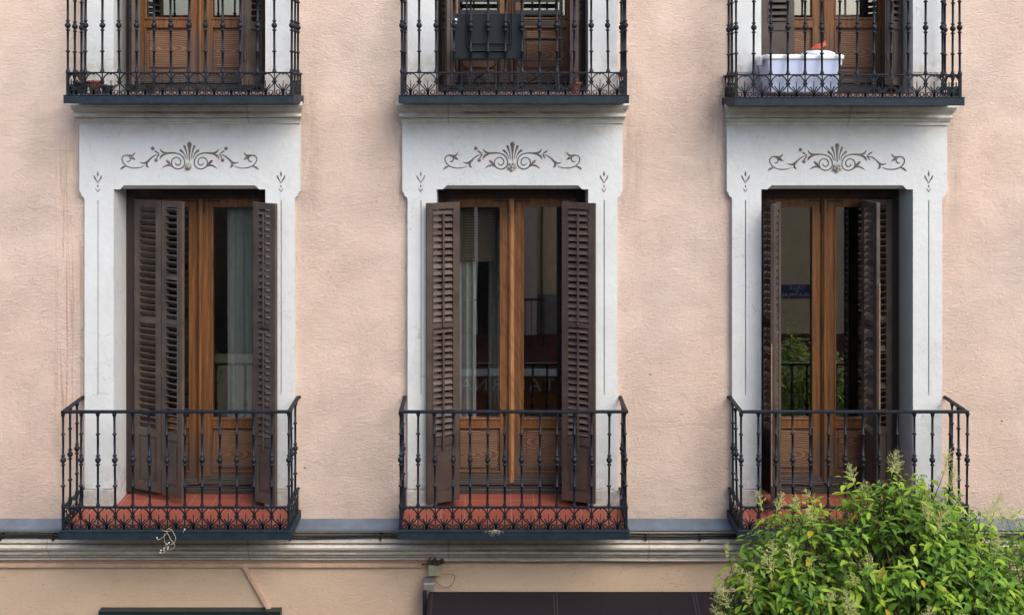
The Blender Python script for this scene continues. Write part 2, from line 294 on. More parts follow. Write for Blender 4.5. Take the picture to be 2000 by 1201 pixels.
# ------------------------------------------------------------------ mesh helpers
class MB:
    def __init__(s): s.v = []; s.f = []; s.sm = []
    def add(s, vs, fs, smooth=False):
        o = len(s.v); s.v += [tuple(p) for p in vs]
        for f in fs: s.f.append([i+o for i in f]); s.sm.append(smooth)
        return s
    def box(s, x0, x1, y0, y1, z0, z1):
        return s.add([(x, y, z) for z in (z0, z1) for y in (y0, y1) for x in (x0, x1)],
                     [(0,2,3,1), (4,5,7,6), (0,1,5,4), (2,6,7,3), (0,4,6,2), (1,3,7,5)])
    def obox(s, o, u, n, u0, u1, n0, n1, z0, z1):           # box in a vertical oriented frame
        P = []
        for z in (z0, z1):
            for nn in (n0, n1):
                for uu in (u0, u1): P.append((o[0]+u[0]*uu+n[0]*nn, o[1]+u[1]*uu+n[1]*nn, z))
        return s.add(P, [(0,2,3,1), (4,5,7,6), (0,1,5,4), (2,6,7,3), (0,4,6,2), (1,3,7,5)])
    def prism(s, poly, y0, y1):                              # polygon in x,z extruded along y
        n = len(poly)
        return s.add([(x, y0, z) for x, z in poly]+[(x, y1, z) for x, z in poly],
                     [list(range(n)), list(range(2*n-1, n-1, -1))]+[(i, i+n, (i+1) % n+n, (i+1) % n) for i in range(n)])
    def sweepx(s, prof, x0, x1, ret0=0, ret1=0):             # profile (y,z) along x, closed at the wall; mitred returns
        n = len(prof); vs = []
        yb = max(p[0] for p in prof)
        for (y, z) in prof: vs.append((x0-ret0*(yb-y), y, z))
        for (y, z) in prof: vs.append((x1+ret1*(yb-y), y, z))
        fs = [(i, i+1, i+1+n, i+n) for i in range(n-1)]
        b = [(x0, yb+.002, z) for y, z in prof]+[(x1, yb+.002, z) for y, z in prof]
        vs += b
        fs += [(i, 2*n+i, 2*n+i+1, i+1) for i in range(n-1)]+[(n+i, n+i+1, 3*n+i+1, 3*n+i) for i in range(n-1)]
        fs += [(0, n, 3*n, 2*n), (n-1, 3*n-1, 4*n-1, 2*n-1)]
        return s.add(vs, fs)
    def tube(s, pts, r, k=8, smooth=True, caps=True):
        pts = [Vector(p) for p in pts]; n = len(pts); rs = r if isinstance(r, (list, tuple)) else [r]*n
        vs = []; prev = None
        for i, p in enumerate(pts):
            t = (pts[min(i+1, n-1)]-pts[max(i-1, 0)]).normalized()
            if prev is None: a = t.orthogonal().normalized()
            else: a = (prev-t*prev.dot(t)).normalized()
            prev = a; b = t.cross(a)
            vs += [p+(a*math.cos(2*math.pi*j/k)+b*math.sin(2*math.pi*j/k))*rs[i] for j in range(k)]
        fs = [(i*k+j, i*k+(j+1) % k, (i+1)*k+(j+1) % k, (i+1)*k+j) for i in range(n-1) for j in range(k)]
        s.add(vs, fs, smooth)
        if caps: s.add(vs[:k], [list(range(k-1, -1, -1))]); s.add(vs[-k:], [list(range(k))])
        return s
    def lathe(s, prof, k=12, c=(0,0,0), smooth=True):        # (r,z)
        n = len(prof); vs = [(c[0]+r*math.cos(2*math.pi*j/k), c[1]+r*math.sin(2*math.pi*j/k), c[2]+z) for r, z in prof for j in range(k)]
        fs = [(i*k+j, i*k+(j+1) % k, (i+1)*k+(j+1) % k, (i+1)*k+j) for i in range(n-1) for j in range(k)]
        s.add(vs, fs, smooth); s.add(vs[:k], [list(range(k-1, -1, -1))]); s.add(vs[-k:], [list(range(k))]); return s
    def ball(s, c, r, k=8, sc_=(1,1,1)):
        vs = []; m = k//2
        for i in range(m+1):
            a = math.pi*i/m
            for j in range(k):
                b = 2*math.pi*j/k; vs.append((c[0]+r*sc_[0]*math.sin(a)*math.cos(b), c[1]+r*sc_[1]*math.sin(a)*math.sin(b), c[2]+r*sc_[2]*math.cos(a)))
        return s.add(vs, [(i*k+j, (i+1)*k+j, (i+1)*k+(j+1) % k, i*k+(j+1) % k) for i in range(m) for j in range(k)], True)
    def ribbon(s, pts, ws, y0, y1, smooth_pts=True):         # flat strip in x,z of varying width, thickness y0..y1
        n = len(pts); lft = []; rgt = []
        for i in range(n):
            a = pts[max(i-1, 0)]; b = pts[min(i+1, n-1)]; dx, dz = b[0]-a[0], b[1]-a[1]; d = math.hypot(dx, dz) or 1
            nx, nz = -dz/d, dx/d; h = ws[i]/2
            lft.append((pts[i][0]+nx*h, pts[i][1]+nz*h)); rgt.append((pts[i][0]-nx*h, pts[i][1]-nz*h))
        vs = []
        for i in range(n):
            m = pts[i]; vs += [(lft[i][0], y1, lft[i][1]), (m[0], y0, m[1]), (rgt[i][0], y1, rgt[i][1])]
        fs = []
        for i in range(n-1):
            a = 3*i; b = 3*i+3
            fs += [(a, a+1, b+1, b), (a+1, a+2, b+2, b+1), (a+2, a, b, b+2)]
        return s.add(vs, fs)
    def xf(s, m):
        s.v = [tuple(m @ Vector(p)) for p in s.v]; return s
    def mesh(s, name):
        me = bpy.data.meshes.new(name); me.from_pydata(s.v, [], s.f); me.polygons.foreach_set('use_smooth', s.sm); me.update(); 
        bm = bmesh.new(); bm.from_mesh(me); bmesh.ops.recalc_face_normals(bm, faces=bm.faces); bm.to_mesh(me); bm.free(); return me
    def build(s, name, mat, parent=None, bevel=0, label=None):
        o = bpy.data.objects.new(name, s.mesh(name)); o.data.materials.append(mat); C.objects.link(o)
        if parent: o.parent = parent
        if bevel:
            b = o.modifiers.new('soft_edges', 'BEVEL'); b.width = bevel; b.segments = 2; b.limit_method = 'ANGLE'; b.angle_limit = R(40); b.harden_normals = False
        if label: o['label'] = label
        return o
def empty(name, loc=(0,0,0), parent=None):
    o = bpy.data.objects.new(name, None); C.objects.link(o); o.location = loc; o.empty_display_size = .1
    if parent: o.parent = parent
    return o
def tag(o, label=None, cat=None, group=None, kind=None):
    for k, v in (('label', label), ('category', cat), ('group', group), ('kind', kind)):
        if v: o[k] = v
    return o
def spline(pts, n=6):                                        # Catmull-Rom through points (any dimension)
    P = [pts[0]]+list(pts)+[pts[-1]]; out = []
    for i in range(1, len(P)-2):
        for k in range(n):
            t = k/n
            out.append(tuple(.5*((2*b)+(-a+c)*t+(2*a-5*b+4*c-d)*t*t+(-a+3*b-3*c+d)*t**3) for a, b, c, d in zip(P[i-1], P[i], P[i+1], P[i+2])))
    out.append(tuple(pts[-1])); return out
def px(x, y, Y=0.0):                                         # where a point measured in the photograph lies at depth Y
    d = L+Y; return ((x-960)/2140*d, Y, H-(y-185)/2140*d)

# ------------------------------------------------------------------ the setting
def structure(name, mb, mat): return tag(mb.build(name, mat), kind='structure')
structure('road', MB().box(-200, 200, -9.2, -2.6, -.1, 0.), M['asphalt'])
structure('ground', MB().add([(-400,-400,-.2), (400,-400,-.2), (400,400,-.2), (-400,400,-.2)], [(0,1,2,3)]), M['asphalt'])
structure('pavement', MB().box(-200, 200, -2.6, .3, -.1, .13), M['paving'])
structure('far_pavement', MB().box(-200, 200, -12, -9.2, -.1, .13), M['paving'])

bld = tag(empty('apartment_building', (0, 0, 0)), 'pink stucco apartment building with white door surrounds and iron balconies', 'building')
BX = (-2.605, .181, 2.981)            # bay centres
UX = (-2.575, .184, 2.945)            # upper balcony centres (a touch off the bays, as built)
UZ = (0, 0, -.018)
FL, FU = -3.565, .02                  # floor levels relative to the camera height
X0, X1, ZT = -9.0, 9.5, H+6.5
HW, HB, HT = .70, 0, 0
# walls with door holes (closed shell)
def wall_rects(mb, zlo, zhi, holes):
    zs = sorted({zlo, zhi, *[h[2] for h in holes], *[h[3] for h in holes]}); xs = sorted({X0, X1, *[h[0] for h in holes], *[h[1] for h in holes]})
    for i in range(len(xs)-1):
        for j in range(len(zs)-1):
            cx, cz = (xs[i]+xs[i+1])/2, (zs[j]+zs[j+1])/2
            if any(h[0] < cx < h[1] and h[2] < cz < h[3] for h in holes): continue
            mb.add([(xs[i], 0, zs[j]), (xs[i+1], 0, zs[j]), (xs[i+1], 0, zs[j+1]), (xs[i], 0, zs[j+1])], [(0,1,2,3)])
holes = []
for c in BX:
    holes.append((c-HW, c+HW, H+FL-.05, H-.79)); holes.append((c-HW, c+HW, H+FU-.05, H-.79+3.585))
mb = MB(); wall_rects(mb, H-3.72, ZT, holes)
mb.add([(X0,0,H-3.72),(X0,9,H-3.72),(X0,9,ZT),(X0,0,ZT)], [(0,1,2,3)]).add([(X1,0,H-3.72),(X1,9,H-3.72),(X1,9,ZT),(X1,0,ZT)], [(0,1,2,3)])
mb.add([(X0,9,0),(X1,9,0),(X1,9,ZT),(X0,9,ZT)], [(0,1,2,3)])
mb.build('upper_wall', M['pink'], bld)
mb = MB(); mb.add([(X0,.012,0),(X1,.012,0),(X1,.012,H-3.74),(X0,.012,H-3.74)], [(0,1,2,3)])
mb.add([(X0,.012,0),(X0,9,0),(X0,9,H-3.74),(X0,.012,H-3.74)], [(0,1,2,3)]).add([(X1,.012,0),(X1,9,0),(X1,9,H-3.74),(X1,.012,H-3.74)], [(0,1,2,3)])
mb.build('ground_floor_wall', M['tan'], bld, label='tan rendered wall of the ground floor below the string course')
MB().box(X0-.3, X1+.3, -.4, 9.3, ZT, ZT+.2).build('roof', M['terra'], bld)
# flashing and string course
MB().sweepx([(.02, H-3.672), (-.01, H-3.672), (-.135, H-3.706), (-.140, H-3.722), (-.128, H-3.724), (.02, H-3.735)], X0, X1).build('metal_flashing', M['zinc'], bld)
prof = [(.014, H-3.735), (-.060, H-3.736), (-.062, H-3.800), (-.115, H-3.806), (-.118, H-3.835), (-.100, H-3.842), (-.104, H-3.862), (-.125, H-3.874), (-.122, H-3.890), (-.100, H-3.915), (-.076, H-3.928), (-.080, H-3.934),
        (-.080, H-3.955), (-.060, H-3.962), (-.058, H-3.985), (-.044, H-3.990), (-.042, H-4.012), (-.028, H-4.020), (.014, H-4.024)]
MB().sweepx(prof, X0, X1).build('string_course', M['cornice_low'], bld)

# ---------------- window surrounds
def mirror(pts): return [(-x, z) for x, z in reversed(pts)]
zx = lambda v: v/6.897*.0045
def orn(mb, c, z0, both_balls):
    Y0, Y1 = -.058, -.0495
    def rib(pts, ws, m=(1, -1)):
        for sgn in m:
            q = [(p[0], p[1], w_) for p, w_ in zip(pts, ws)]; q = spline(q, 5)
            mb.ribbon([(c+sgn*zx(a-975), z0-zx(b-300)) for a, b, _ in q], [max(.0015, 1.22*zx(w_)) for _, _, w_ in q], Y0, Y1)
    def dot(x, y, r, m=(1, -1)):
        for sgn in m: mb.ball((c+sgn*zx(x-975), -.052, z0-zx(y-300)), zx(r), 10, (1, .4, 1))
    rib([(976,120), (976,150), (976,200), (977,290), (977,375)], [2, 52, 34, 12, 6])
    rib([(1046,170), (1036,195), (1012,265), (1000,350)], [26, 26, 12, 5]); rib([(1100,230), (1075,250), (1040,290), (1020,350)], [26, 24, 12, 5])
    rib([(1362,212), (1340,250), (1290,272), (1180,270), (1100,290), (1055,335), (1038,400), (1062,455), (1120,482), (1185,460), (1213,405), (1195,350), (1148,328), (1103,348), (1088,392), (1112,428), (1150,422), (1160,395)],
        [2, 20, 24, 17, 14, 14, 15, 15, 15, 15, 14, 14, 13, 13, 13, 14, 12, 6])
    rib([(1366,355), (1345,312), (1300,288), (1255,280)], [3, 26, 18, 3]); rib([(1338,470), (1290,440), (1240,432), (1195,455)], [3, 20, 20, 5]); rib([(1282,365), (1250,395), (1218,425)], [14, 34, 6])
    rib([(1436,240), (1405,262), (1370,282)], [14, 18, 4]); rib([(1408,342), (1385,305), (1368,290)], [14, 12, 3])
    rib([(1380,290), (1440,308), (1490,345), (1530,385), (1580,405), (1628,388)], [4, 14, 18, 26, 20, 4]); rib([(1515,462), (1540,435), (1535,400), (1520,375)], [12, 26, 16, 6])
    rib([(1570,437), (1640,464), (1730,466), (1810,440), (1855,390), (1866,345), (1845,310), (1800,298), (1745,305), (1712,290), (1695,260)], [3, 10, 14, 15, 14, 14, 14, 15, 20, 18, 4])
    rib([(1800,302), (1765,325), (1755,355), (1775,382), (1803,382)], [4, 11, 13, 15, 12]); rib([(1765,322), (1730,335), (1690,358)], [4, 32, 8]); rib([(1892,490), (1855,460), (1810,442)], [3, 26, 4])
    dot(490-2*(490-975)-0, 210, 24, (1, -1) if both_balls else (-1,)); dot(535-2*(535-975), 365, 24, (1, -1) if both_balls else (-1,))
def surround(c, zf, top, i, floor):
    """c centre x, zf floor level, door head 2.748 above it; stucco frame round one balcony door"""
    z = lambda v: H+v+(zf-FL)
    hd = -.817+(0 if floor else 0); fz = H+zf
    s = MB()
    side = [(.95, z(-.826)), (.948, z(-.838)), (.936, z(-.848)), (.934, z(-.868)), (.922, z(-.880)), (.908, z(-.890)), (.905, z(-.912))]
    r = [(.95, z(top))]+side+[(.654, z(-.912)), (.654, z(hd)), (.600, z(hd)), (.565, z(-.782))]
    poly = [(c+a, b) for a, b in r+mirror(r)]
    s.prism(poly, -.05, .004)
    # chamfer under the lintel and the lintel itself
    s.add([(c-.565, -.049, z(-.782)), (c+.565, -.049, z(-.782)), (c+.602, .0, z(hd)), (c-.602, .0, z(hd)), (c-.565, .0, z(-.782)), (c+.565, .0, z(-.782))], [(0,1,2,3), (0,3,4), (1,5,2)])
    s.box(c-.72, c+.72, .0045, .36, z(hd), z(-.60))
    for sg in (-1, 1):
        a, b = sorted((c+sg*.654, c+sg*.905))
        s.box(a, b, -.038, .0, fz-.02, z(-.9125)); s.box(a, b, .0, .40, fz-.02, z(-.80))
        g = c+sg*.79; t0, t1 = z(-.9125), z(-2.592)
        s.box(a, g-.005, -.05, -.0382, t1, t0); s.box(g+.005, b, -.05, -.0382, t1, t0); s.box(a, b, -.05, -.0382, fz+.17, t1-.0001)
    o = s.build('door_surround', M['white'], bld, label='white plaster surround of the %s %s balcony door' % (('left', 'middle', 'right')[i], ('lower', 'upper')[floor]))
    for sg in (-1, 1):
        a, b = sorted((c+sg*.650, c+sg*.915)); p = MB(); n = 14; t_ = [(a+(b-a)*k/n, fz+.160+random.gauss(0, .007)) for k in range(n+1)]
        p.prism([(a, fz-.03), (b, fz-.03)]+t_[::-1], -.057, -.0382)
        p.build('pillar_foot', M['stone'], o, bevel=.006)
    if not floor:
        ob = MB(); zc = H-(303.5-185)*.004416+(.0 if i < 2 else -.012)+.078*0; orn(ob, c+.0, zc, i == 0)
        for sg in (-1, 1):        # sprig of buds and top of the groove on each pier
            g = c+sg*.79; zz = z(-.678)
            ob.ribbon([(g, zz+.02), (g, zz-.008), (g, zz-.03)], [.001, .022, .003], -.056, -.0495)
            for s2 in (-1, 1): ob.ribbon([(g+s2*.034, zz-.018), (g+s2*.027, zz-.04), (g+s2*.010, zz-.066), (g, zz-.085)], [.008, .016, .009, .003], -.056, -.0495)
            ob.ribbon([(g, zz-.10), (g, zz-.112), (g, zz-.124)], [.001, .016, .001], -.056, -.0495)
            for s2 in (-1, 1): ob.ribbon([(g+s2*.020, zz-.130), (g+s2*.010, zz-.145), (g, zz-.16)], [.003, .008, .006], -.055, -.0495)
            ob.ribbon([(g, zz-.16), (g, z(-1.6)), (g, z(-2.57))], [.0045, .0035, .003], -.0405, -.0375)
        ob.build('scroll_ornament', M['ornament'], o)
        rs = MB(); rc = (c-(.008 if i == 0 else .003), -.06, zc-.096)
        if i == 0: rs.ball((rc[0], -.075, rc[2]), .020, 12); rs.ball((rc[0], -.055, rc[2]), .030, 12, (1, .5, 1.1))
        else:
            for k in range(5):
                a = R(90+72*k+36); rs.ball((rc[0]+.024*math.cos(a), -.064, rc[2]+.024*math.sin(a)), .0165, 10, (1, .6, 1))
            rs.ball((rc[0], -.074, rc[2]), .012, 10); rs.ball((rc[0], -.055, rc[2]), .032, 12, (1, .35, 1))
        rs.build('rosette', M['rosette'], o)
    return o
def cornice(c, dz, i):
    p = [(-.04, -.060), (-.165, -.062), (-.168, -.094), (-.150, -.100), (-.148, -.112), (-.135, -.124), (-.112, -.142), (-.098, -.158), (-.100, -.170), (-.108, -.182), (-.106, -.190), (-.090, -.194), (-.090, -.206), (-.078, -.211), (-.068, -.228), (-.066, -.246), (-.04, -.250)]
    p = [(y, H+z+dz) for y, z in p]
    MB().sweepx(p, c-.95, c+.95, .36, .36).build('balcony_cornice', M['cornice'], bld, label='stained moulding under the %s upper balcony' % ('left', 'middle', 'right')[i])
for i, c in enumerate(BX):
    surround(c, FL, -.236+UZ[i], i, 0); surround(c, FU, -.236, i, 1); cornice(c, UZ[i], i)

# ---------------- french doors
def glass_door(c, zf, i, floor):
    z = lambda v: H+v+(zf-FL); nm = (('left', 'middle', 'right')[i], ('lower', 'upper')[floor])
    f = MB(); a, b = c-.653, c+.653
    f.box(a, a+.078, .27, .36, H+zf+.02, z(-.8175)); f.box(b-.078, b, .27, .36, H+zf+.02, z(-.8175)); f.box(a+.078, b-.078, .268, .362, z(-.918), z(-.8175))
    o = f.build('french_door', M['frame'], bld, bevel=.003, label='wooden glazed double door of the %s %s balcony' % nm)
    st = MB().box(a, b, .30, .42, H+zf-.02, H+zf+.075); st.box(a+.07, b-.07, .275, .305, H+zf+.0, H+zf+.045); st.build('door_sill', M['sill'], o, bevel=.005)
    for sg in (-1, 1):
        leaf = MB(); pan = MB(); out = c+sg*.574; inn = c+sg*.004
        x0, x1 = sorted((out, inn)); zb, zt = H+zf+.078, z(-.920)
        ms = .088                                             # stile
        gx0, gx1 = x0+(.07 if sg < 0 else ms), x1-(ms if sg < 0 else .07)
        gb, gt = z(-2.912), z(-.992)
        leaf.box(x0, gx0, .325, .372, zb, zt); leaf.box(gx1, x1, .325, .372, zb, zt)
        leaf.box(gx0, gx1, .327, .370, gt, zt); leaf.box(gx0, gx1, .327, .370, z(-2.975), gb); leaf.box(gx0, gx1, .327, .370, zb, z(-3.385))
        # glazing bead and panel bead
        for (bx0, bx1, bz0, bz1, w_) in ((gx0, gx1, gb, gt, .016), (gx0, gx1, z(-3.385), z(-2.975), .013)):
            leaf.box(bx0-.001, bx0+w_, .317, .345, bz0, bz1); leaf.box(bx1-w_, bx1+.001, .317, .345, bz0, bz1)
            leaf.box(bx0+w_, bx1-w_, .318, .345, bz1-w_, bz1); leaf.box(bx0+w_, bx1-w_, .318, .345, bz0, bz0+w_)
        lo = leaf.build('door_leaf', M['wood'], o, bevel=.003)
        gx0_, gx1_ = gx0+.01, gx1-.01
        pan.box(gx0_, gx1_, .345, .360, z(-3.375), z(-2.985)); pan.box(gx0_+.03, gx1_-.03, .333, .3455, z(-3.345), z(-3.015))
        pc = ((x0+x1)/2, .35, z(-3.18)); pan.v = [(x-pc[0], y-pc[1], q-pc[2]) for x, y, q in pan.v]
        po = pan.build('door_panel', M['wood_panel'], o, bevel=.004); po.location = pc
        MB().box(gx0_, gx1_, .350, .356, gb+.005, gt-.005).build('glass_pane', M['glass'], o)
        wb = MB(); P = [(.30, z(-3.452)), (.288, z(-3.470)), (.288, z(-3.482)), (.326, z(-3.484)), (.326, z(-3.410)), (.315, z(-3.415))]
        n = len(P); wb.add([(x0+.004, y, q) for y, q in P]+[(x1-.004, y, q) for y, q in P], [list(range(n)), list(range(2*n-1, n-1, -1))]+[(k, (k+1) % n, (k+1) % n+n, k+n) for k in range(n)])
        wb.build('weather_board', M['sill'], o)
        for zz in (z(-.965), z(-1.02)):
            pass
    # astragal over the meeting stiles, with espagnolette rods
    as_ = MB().box(c-.026, c+.022, .300, .3245, H+zf+.09, z(-.93)); as_.tube([(c-.002, .300, H+zf+.1), (c-.002, .300, z(-.94))], .017, 10)
    as_.build('meeting_moulding', M['wood_worn'] if (i == 1 and not floor) else M['wood'], o, bevel=.003)
    k = MB()
    for sg in (-1, 1):
        k.box(c+sg*.03-.006, c+sg*.03+.006, .312, .3245, z(-1.06), z(-.94)); k.box(min(c+sg*.03, c+sg*.17), max(c+sg*.03, c+sg*.17), .314, .3255, z(-.957), z(-.948))
    k.build('door_bolt', M['black'], o)
    # the room behind
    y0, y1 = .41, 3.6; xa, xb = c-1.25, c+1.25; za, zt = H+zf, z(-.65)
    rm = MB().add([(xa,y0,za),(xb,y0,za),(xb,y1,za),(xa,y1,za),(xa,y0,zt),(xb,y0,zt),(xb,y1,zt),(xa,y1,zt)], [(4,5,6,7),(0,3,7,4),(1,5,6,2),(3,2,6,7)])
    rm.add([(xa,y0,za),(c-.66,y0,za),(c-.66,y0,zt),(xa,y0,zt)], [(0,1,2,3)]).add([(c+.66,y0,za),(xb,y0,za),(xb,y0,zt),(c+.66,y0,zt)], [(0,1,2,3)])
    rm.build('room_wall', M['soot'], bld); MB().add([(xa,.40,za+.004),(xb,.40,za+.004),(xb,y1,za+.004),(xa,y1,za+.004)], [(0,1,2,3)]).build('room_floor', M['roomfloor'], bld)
    return o
for i, c in enumerate(BX):
    glass_door(c, FL, i, 0); glass_door(c, FU, i, 1)

# ---------------- louvred shutters
def shutter_leaf(p0, p1, zf, parent, mode, mat, rod=False, seed=0):
    rnd = random.Random(seed); z = lambda v: H+v+(zf-FL)
    u = Vector((p1[0]-p0[0], p1[1]-p0[1])); W = u.length; u.normalize(); n = Vector((u.y, -u.x))
    mid = Vector(((p0[0]+p1[0])/2, (p0[1]+p1[1])/2))
    if n.dot(Vector((0, -L))-mid) < 0: n = -n
    o = Vector(p0[:2]); zb, zt = z(-3.50)+rnd.uniform(-.006, .006), z(-.930)
    mb = MB(); T = .016; sw = .052
    B = lambda u0, u1, n0, n1, z0, z1: mb.obox(o, u, n, u0, u1, n0, n1, z0, z1)
    B(.002, sw, -T, T, zb, zt); B(W-sw, W-.002, -T, T, zb, zt)
    rails = [(z(-.985), zt), (z(-2.005), z(-1.965)), (z(-3.015), z(-2.945)), (zb, z(-3.425))]
    for a, b in rails: B(sw, W-sw, -T+.002, T-.002, a, b)
    # framing bead round louvres
    for a, b in ((z(-1.965), z(-.985)), (z(-2.945), z(-2.005))):
        B(sw, sw+.008, -T-.002, T+.003, a, b); B(W-sw-.008, W-sw, -T-.002, T+.003, a, b)
    # lower panel, raised field
    B(sw, W-sw, -.006, .005, z(-3.425), z(-3.015)); B(sw+.028, W-sw-.028, .005, .012, z(-3.395), z(-3.045))
    for k, (a, b) in enumerate(((z(-1.965), z(-.985)), (z(-2.945), z(-2.005)))):
        cnt = 17; pit = (b-a)/cnt
        for j in range(cnt):
            zc = a+(j+.5)*pit
            if mode == 'flat': ang = R(-40+rnd.gauss(0, 3)); d = .029
            elif mode == 'shut': ang = R(-56+rnd.gauss(0, 2)); d = .031
            elif mode == 'open': ang = R((52 if k == 0 else 44)+rnd.gauss(0, 3)); d = .023
            else: ang = R(48+rnd.gauss(0, 9)); d = .024
            if mode == 'flat' and rnd.random() < .03: ang = R(50)
            cs, sn = math.cos(ang), math.sin(ang); th = .0042
            sag = rnd.gauss(0, .0012)
            vs = []
            for uu, dz in ((sw+.001, -sag), (W-sw-.001, sag)):
                for (e, tt) in ((-d, -th), (d, -th), (d, th), (-d, th)):
                    nn = e*cs+tt*sn; zz = -e*sn+tt*cs
                    vs.append((o.x+u.x*uu+n.x*nn, o.y+u.y*uu+n.y*nn, zc+zz+dz))
            mb.add(vs, [(0,1,2,3), (7,6,5,4), (0,4,5,1), (1,5,6,2), (2,6,7,3), (3,7,4,0)])
    lf = mb.build('shutter_leaf', mat, parent, bevel=.0015)
    if rod:
        r_ = MB(); w2 = W/2
        for a, b in ((z(-1.99), z(-1.02)), (z(-3.05), z(-2.03))):
            r_.obox(o, u, n, w2-.009, w2+.009, .021, .031, a, b)
        r_.build('tilt_rod', mat, parent, bevel=.002)
    return lf
def shutter(name_label, zf, leaves, mat, seed):
    p = empty('shutter', (0, 0, 0), bld); p['label'] = name_label
    for k, (a, b, mode, rod) in enumerate(leaves): shutter_leaf(a, b, zf, p, mode, mat, rod, seed*10+k)
    # hinge knuckles on the frame side and between leaves
    h = MB(); z = lambda v: H+v+(zf-FL)
    for (X, Y) in {leaves[0][0], leaves[0][1]}:
        for v in (-1.12, -1.78, -2.45, -3.25): MB().tube([(X, Y-.018, z(v)-.035), (X, Y-.018, z(v)+.035)], .0065, 8).build('hinge', M['shutter_old'], p)
    return p
SO, SN = M['shutter_old'], M['shutter']
# lower left bay
shutter('brown louvred shutter folded across the left half of the lower left door', FL, [((-3.173,.262), (-2.895,.135), 'shut', False), ((-2.89,.13), (-2.672,.0), 'flat', False)], SO, 1)
shutter('brown louvred shutter swung out over the right pier of the lower left door', FL, [((-2.025,.265), (-2.058,.005), 'open', False), ((-2.052,-.02), (-1.835,-.155), 'loose', True)], SO, 2)
# lower middle bay
shutter('brown louvred shutter swung open left of the lower middle door', FL, [((-.395,.262), (-.290,.01), 'flat', False), ((-.284,.0), (-.560,-.115), 'open', True)], SN, 3)
shutter('brown louvred shutter swung open right of the lower middle door', FL, [((.757,.262), (.625,.01), 'flat', False), ((.612,.0), (.893,-.115), 'open', True)], SN, 4)
# lower right bay
shutter('brown louvred shutter folded edge-on at the left jamb of the lower right door', FL, [((2.405,.262), (2.496,.0), 'loose', False), ((2.490,-.02), (2.372,-.245), 'loose', True)], SO, 5)
shutter('brown louvred shutter half folded at the right jamb of the lower right door', FL, [((3.560,.262), (3.285,.200), 'flat', False), ((3.283,.185), (3.325,-.085), 'loose', False)], SO, 6)
for o_, (x_, y_, z0_, z1_) in (('w', (3.330, -.100, -3.45, -1.62)), ('w', (2.362, -.262, -3.3, -2.1))):
    par = [q for q in bpy.data.objects if q.name.startswith('shutter') and q.get('label', '').find('right jamb of the lower right' if x_ > 3 else 'left jamb of the lower right') > 0][0]
    MB().box(x_-.0045, x_+.0045, y_-.004, y_+.004, H+z0_, H+z1_).build('worn_edge_strip', M['bare_wood'], par)
# upper bays
shutter('brown louvred shutter folded at the left jamb of the upper left door', FU, [((-3.17,.262), (-3.065,.0), 'flat', False), ((-3.10,-.005), (-3.20,.22), 'flat', False)], SO, 7)
shutter('brown louvred shutter folded at the right jamb of the upper left door', FU, [((-2.035,.262), (-2.135,.01), 'flat', False), ((-2.175,.01), (-2.08,.235), 'flat', False)], SO, 8)
shutter('brown louvred shutter folded at the left jamb of the upper middle door', FU, [((-.395,.262), (-.335,.0), 'flat', False), ((-.37,-.01), (-.435,.24), 'flat', False)], SO, 9)
shutter('brown louvred shutter folded at the right jamb of the upper middle door', FU, [((.757,.262), (.695,.0), 'loose', False), ((.735,-.01), (.79,.24), 'loose', False)], SO, 10)
shutter('brown louvred shutter half closed over the upper right door', FU, [((2.405,.262), (2.686,.215), 'open', False), ((2.690,.25), (2.42,.295), 'open', False)], SO, 11)
shutter('brown louvred shutter folded at the right jamb of the upper right door', FU, [((3.560,.262), (3.435,.02), 'flat', False), ((3.445,.0), (3.615,.18), 'open', False)], SO, 12)

# ---------------- balconies
P_ = .1433; NB = 14; RY = -.45
HR = .990      # handrail top above floor edge
def bal_profile(zm, zh):
    h = zh-zm; c1, c2, c3 = zm+.172, zm+.385, zm+.600
    def ring(z, r, w_): return [(.0095, z-w_), (r, z-w_*.55), (r, z+w_*.55), (.0095, z+w_)]
    p = [(.0180, zm), (.0180, zm+.007), (.0145, zm+.016), (.0095, zm+.034)]
    p += ring(c1, .0185, .008)
    p += ring(c2-.038, .0175, .008)+[(.0090, c2-.024), (.0185, c2-.014), (.0240, c2-.003), (.0225, c2+.009), (.0145, c2+.021), (.0100, c2+.026)]+ring(c2+.038, .0170, .008)
    p += ring(c3, .0175, .008)
    p += [(.0095, zh-.034), (.0145, zh-.016), (.0180, zh-.007), (.0180, zh)]
    return p
zm0, zh0 = .188, .975             # rail heights above slab edge top
_bal = MB().lathe(bal_profile(zm0+.004, zh0-.012), 10).mesh('baluster')
_bal.materials.append(M['iron'])
def bar(mb, pts, w_, rnd=None, th=.0045):                    # flat iron strip bent in the x,z plane, y thickness 2*th
    n = len(pts); vs = []
    for i in range(n):
        a = pts[max(i-1, 0)]; b = pts[min(i+1, n-1)]; dx, dz = b[0]-a[0], b[1]-a[1]; d = math.hypot(dx, dz) or 1
        h = (w_[i] if isinstance(w_, list) else w_)/2; nx, nz = -dz/d*h, dx/d*h; x, z = pts[i]
        vs += [(x+nx, -th, z+nz), (x-nx, -th, z-nz), (x-nx, th, z-nz), (x+nx, th, z+nz)]
    fs = [(0,1,2,3), (4*n-1, 4*n-2, 4*n-3, 4*n-4)]
    for i in range(n-1):
        for j in range(4): fs.append((4*i+j, 4*i+(j+1) % 4, 4*i+4+(j+1) % 4, 4*i+4+j))
    mb.add(vs, fs)
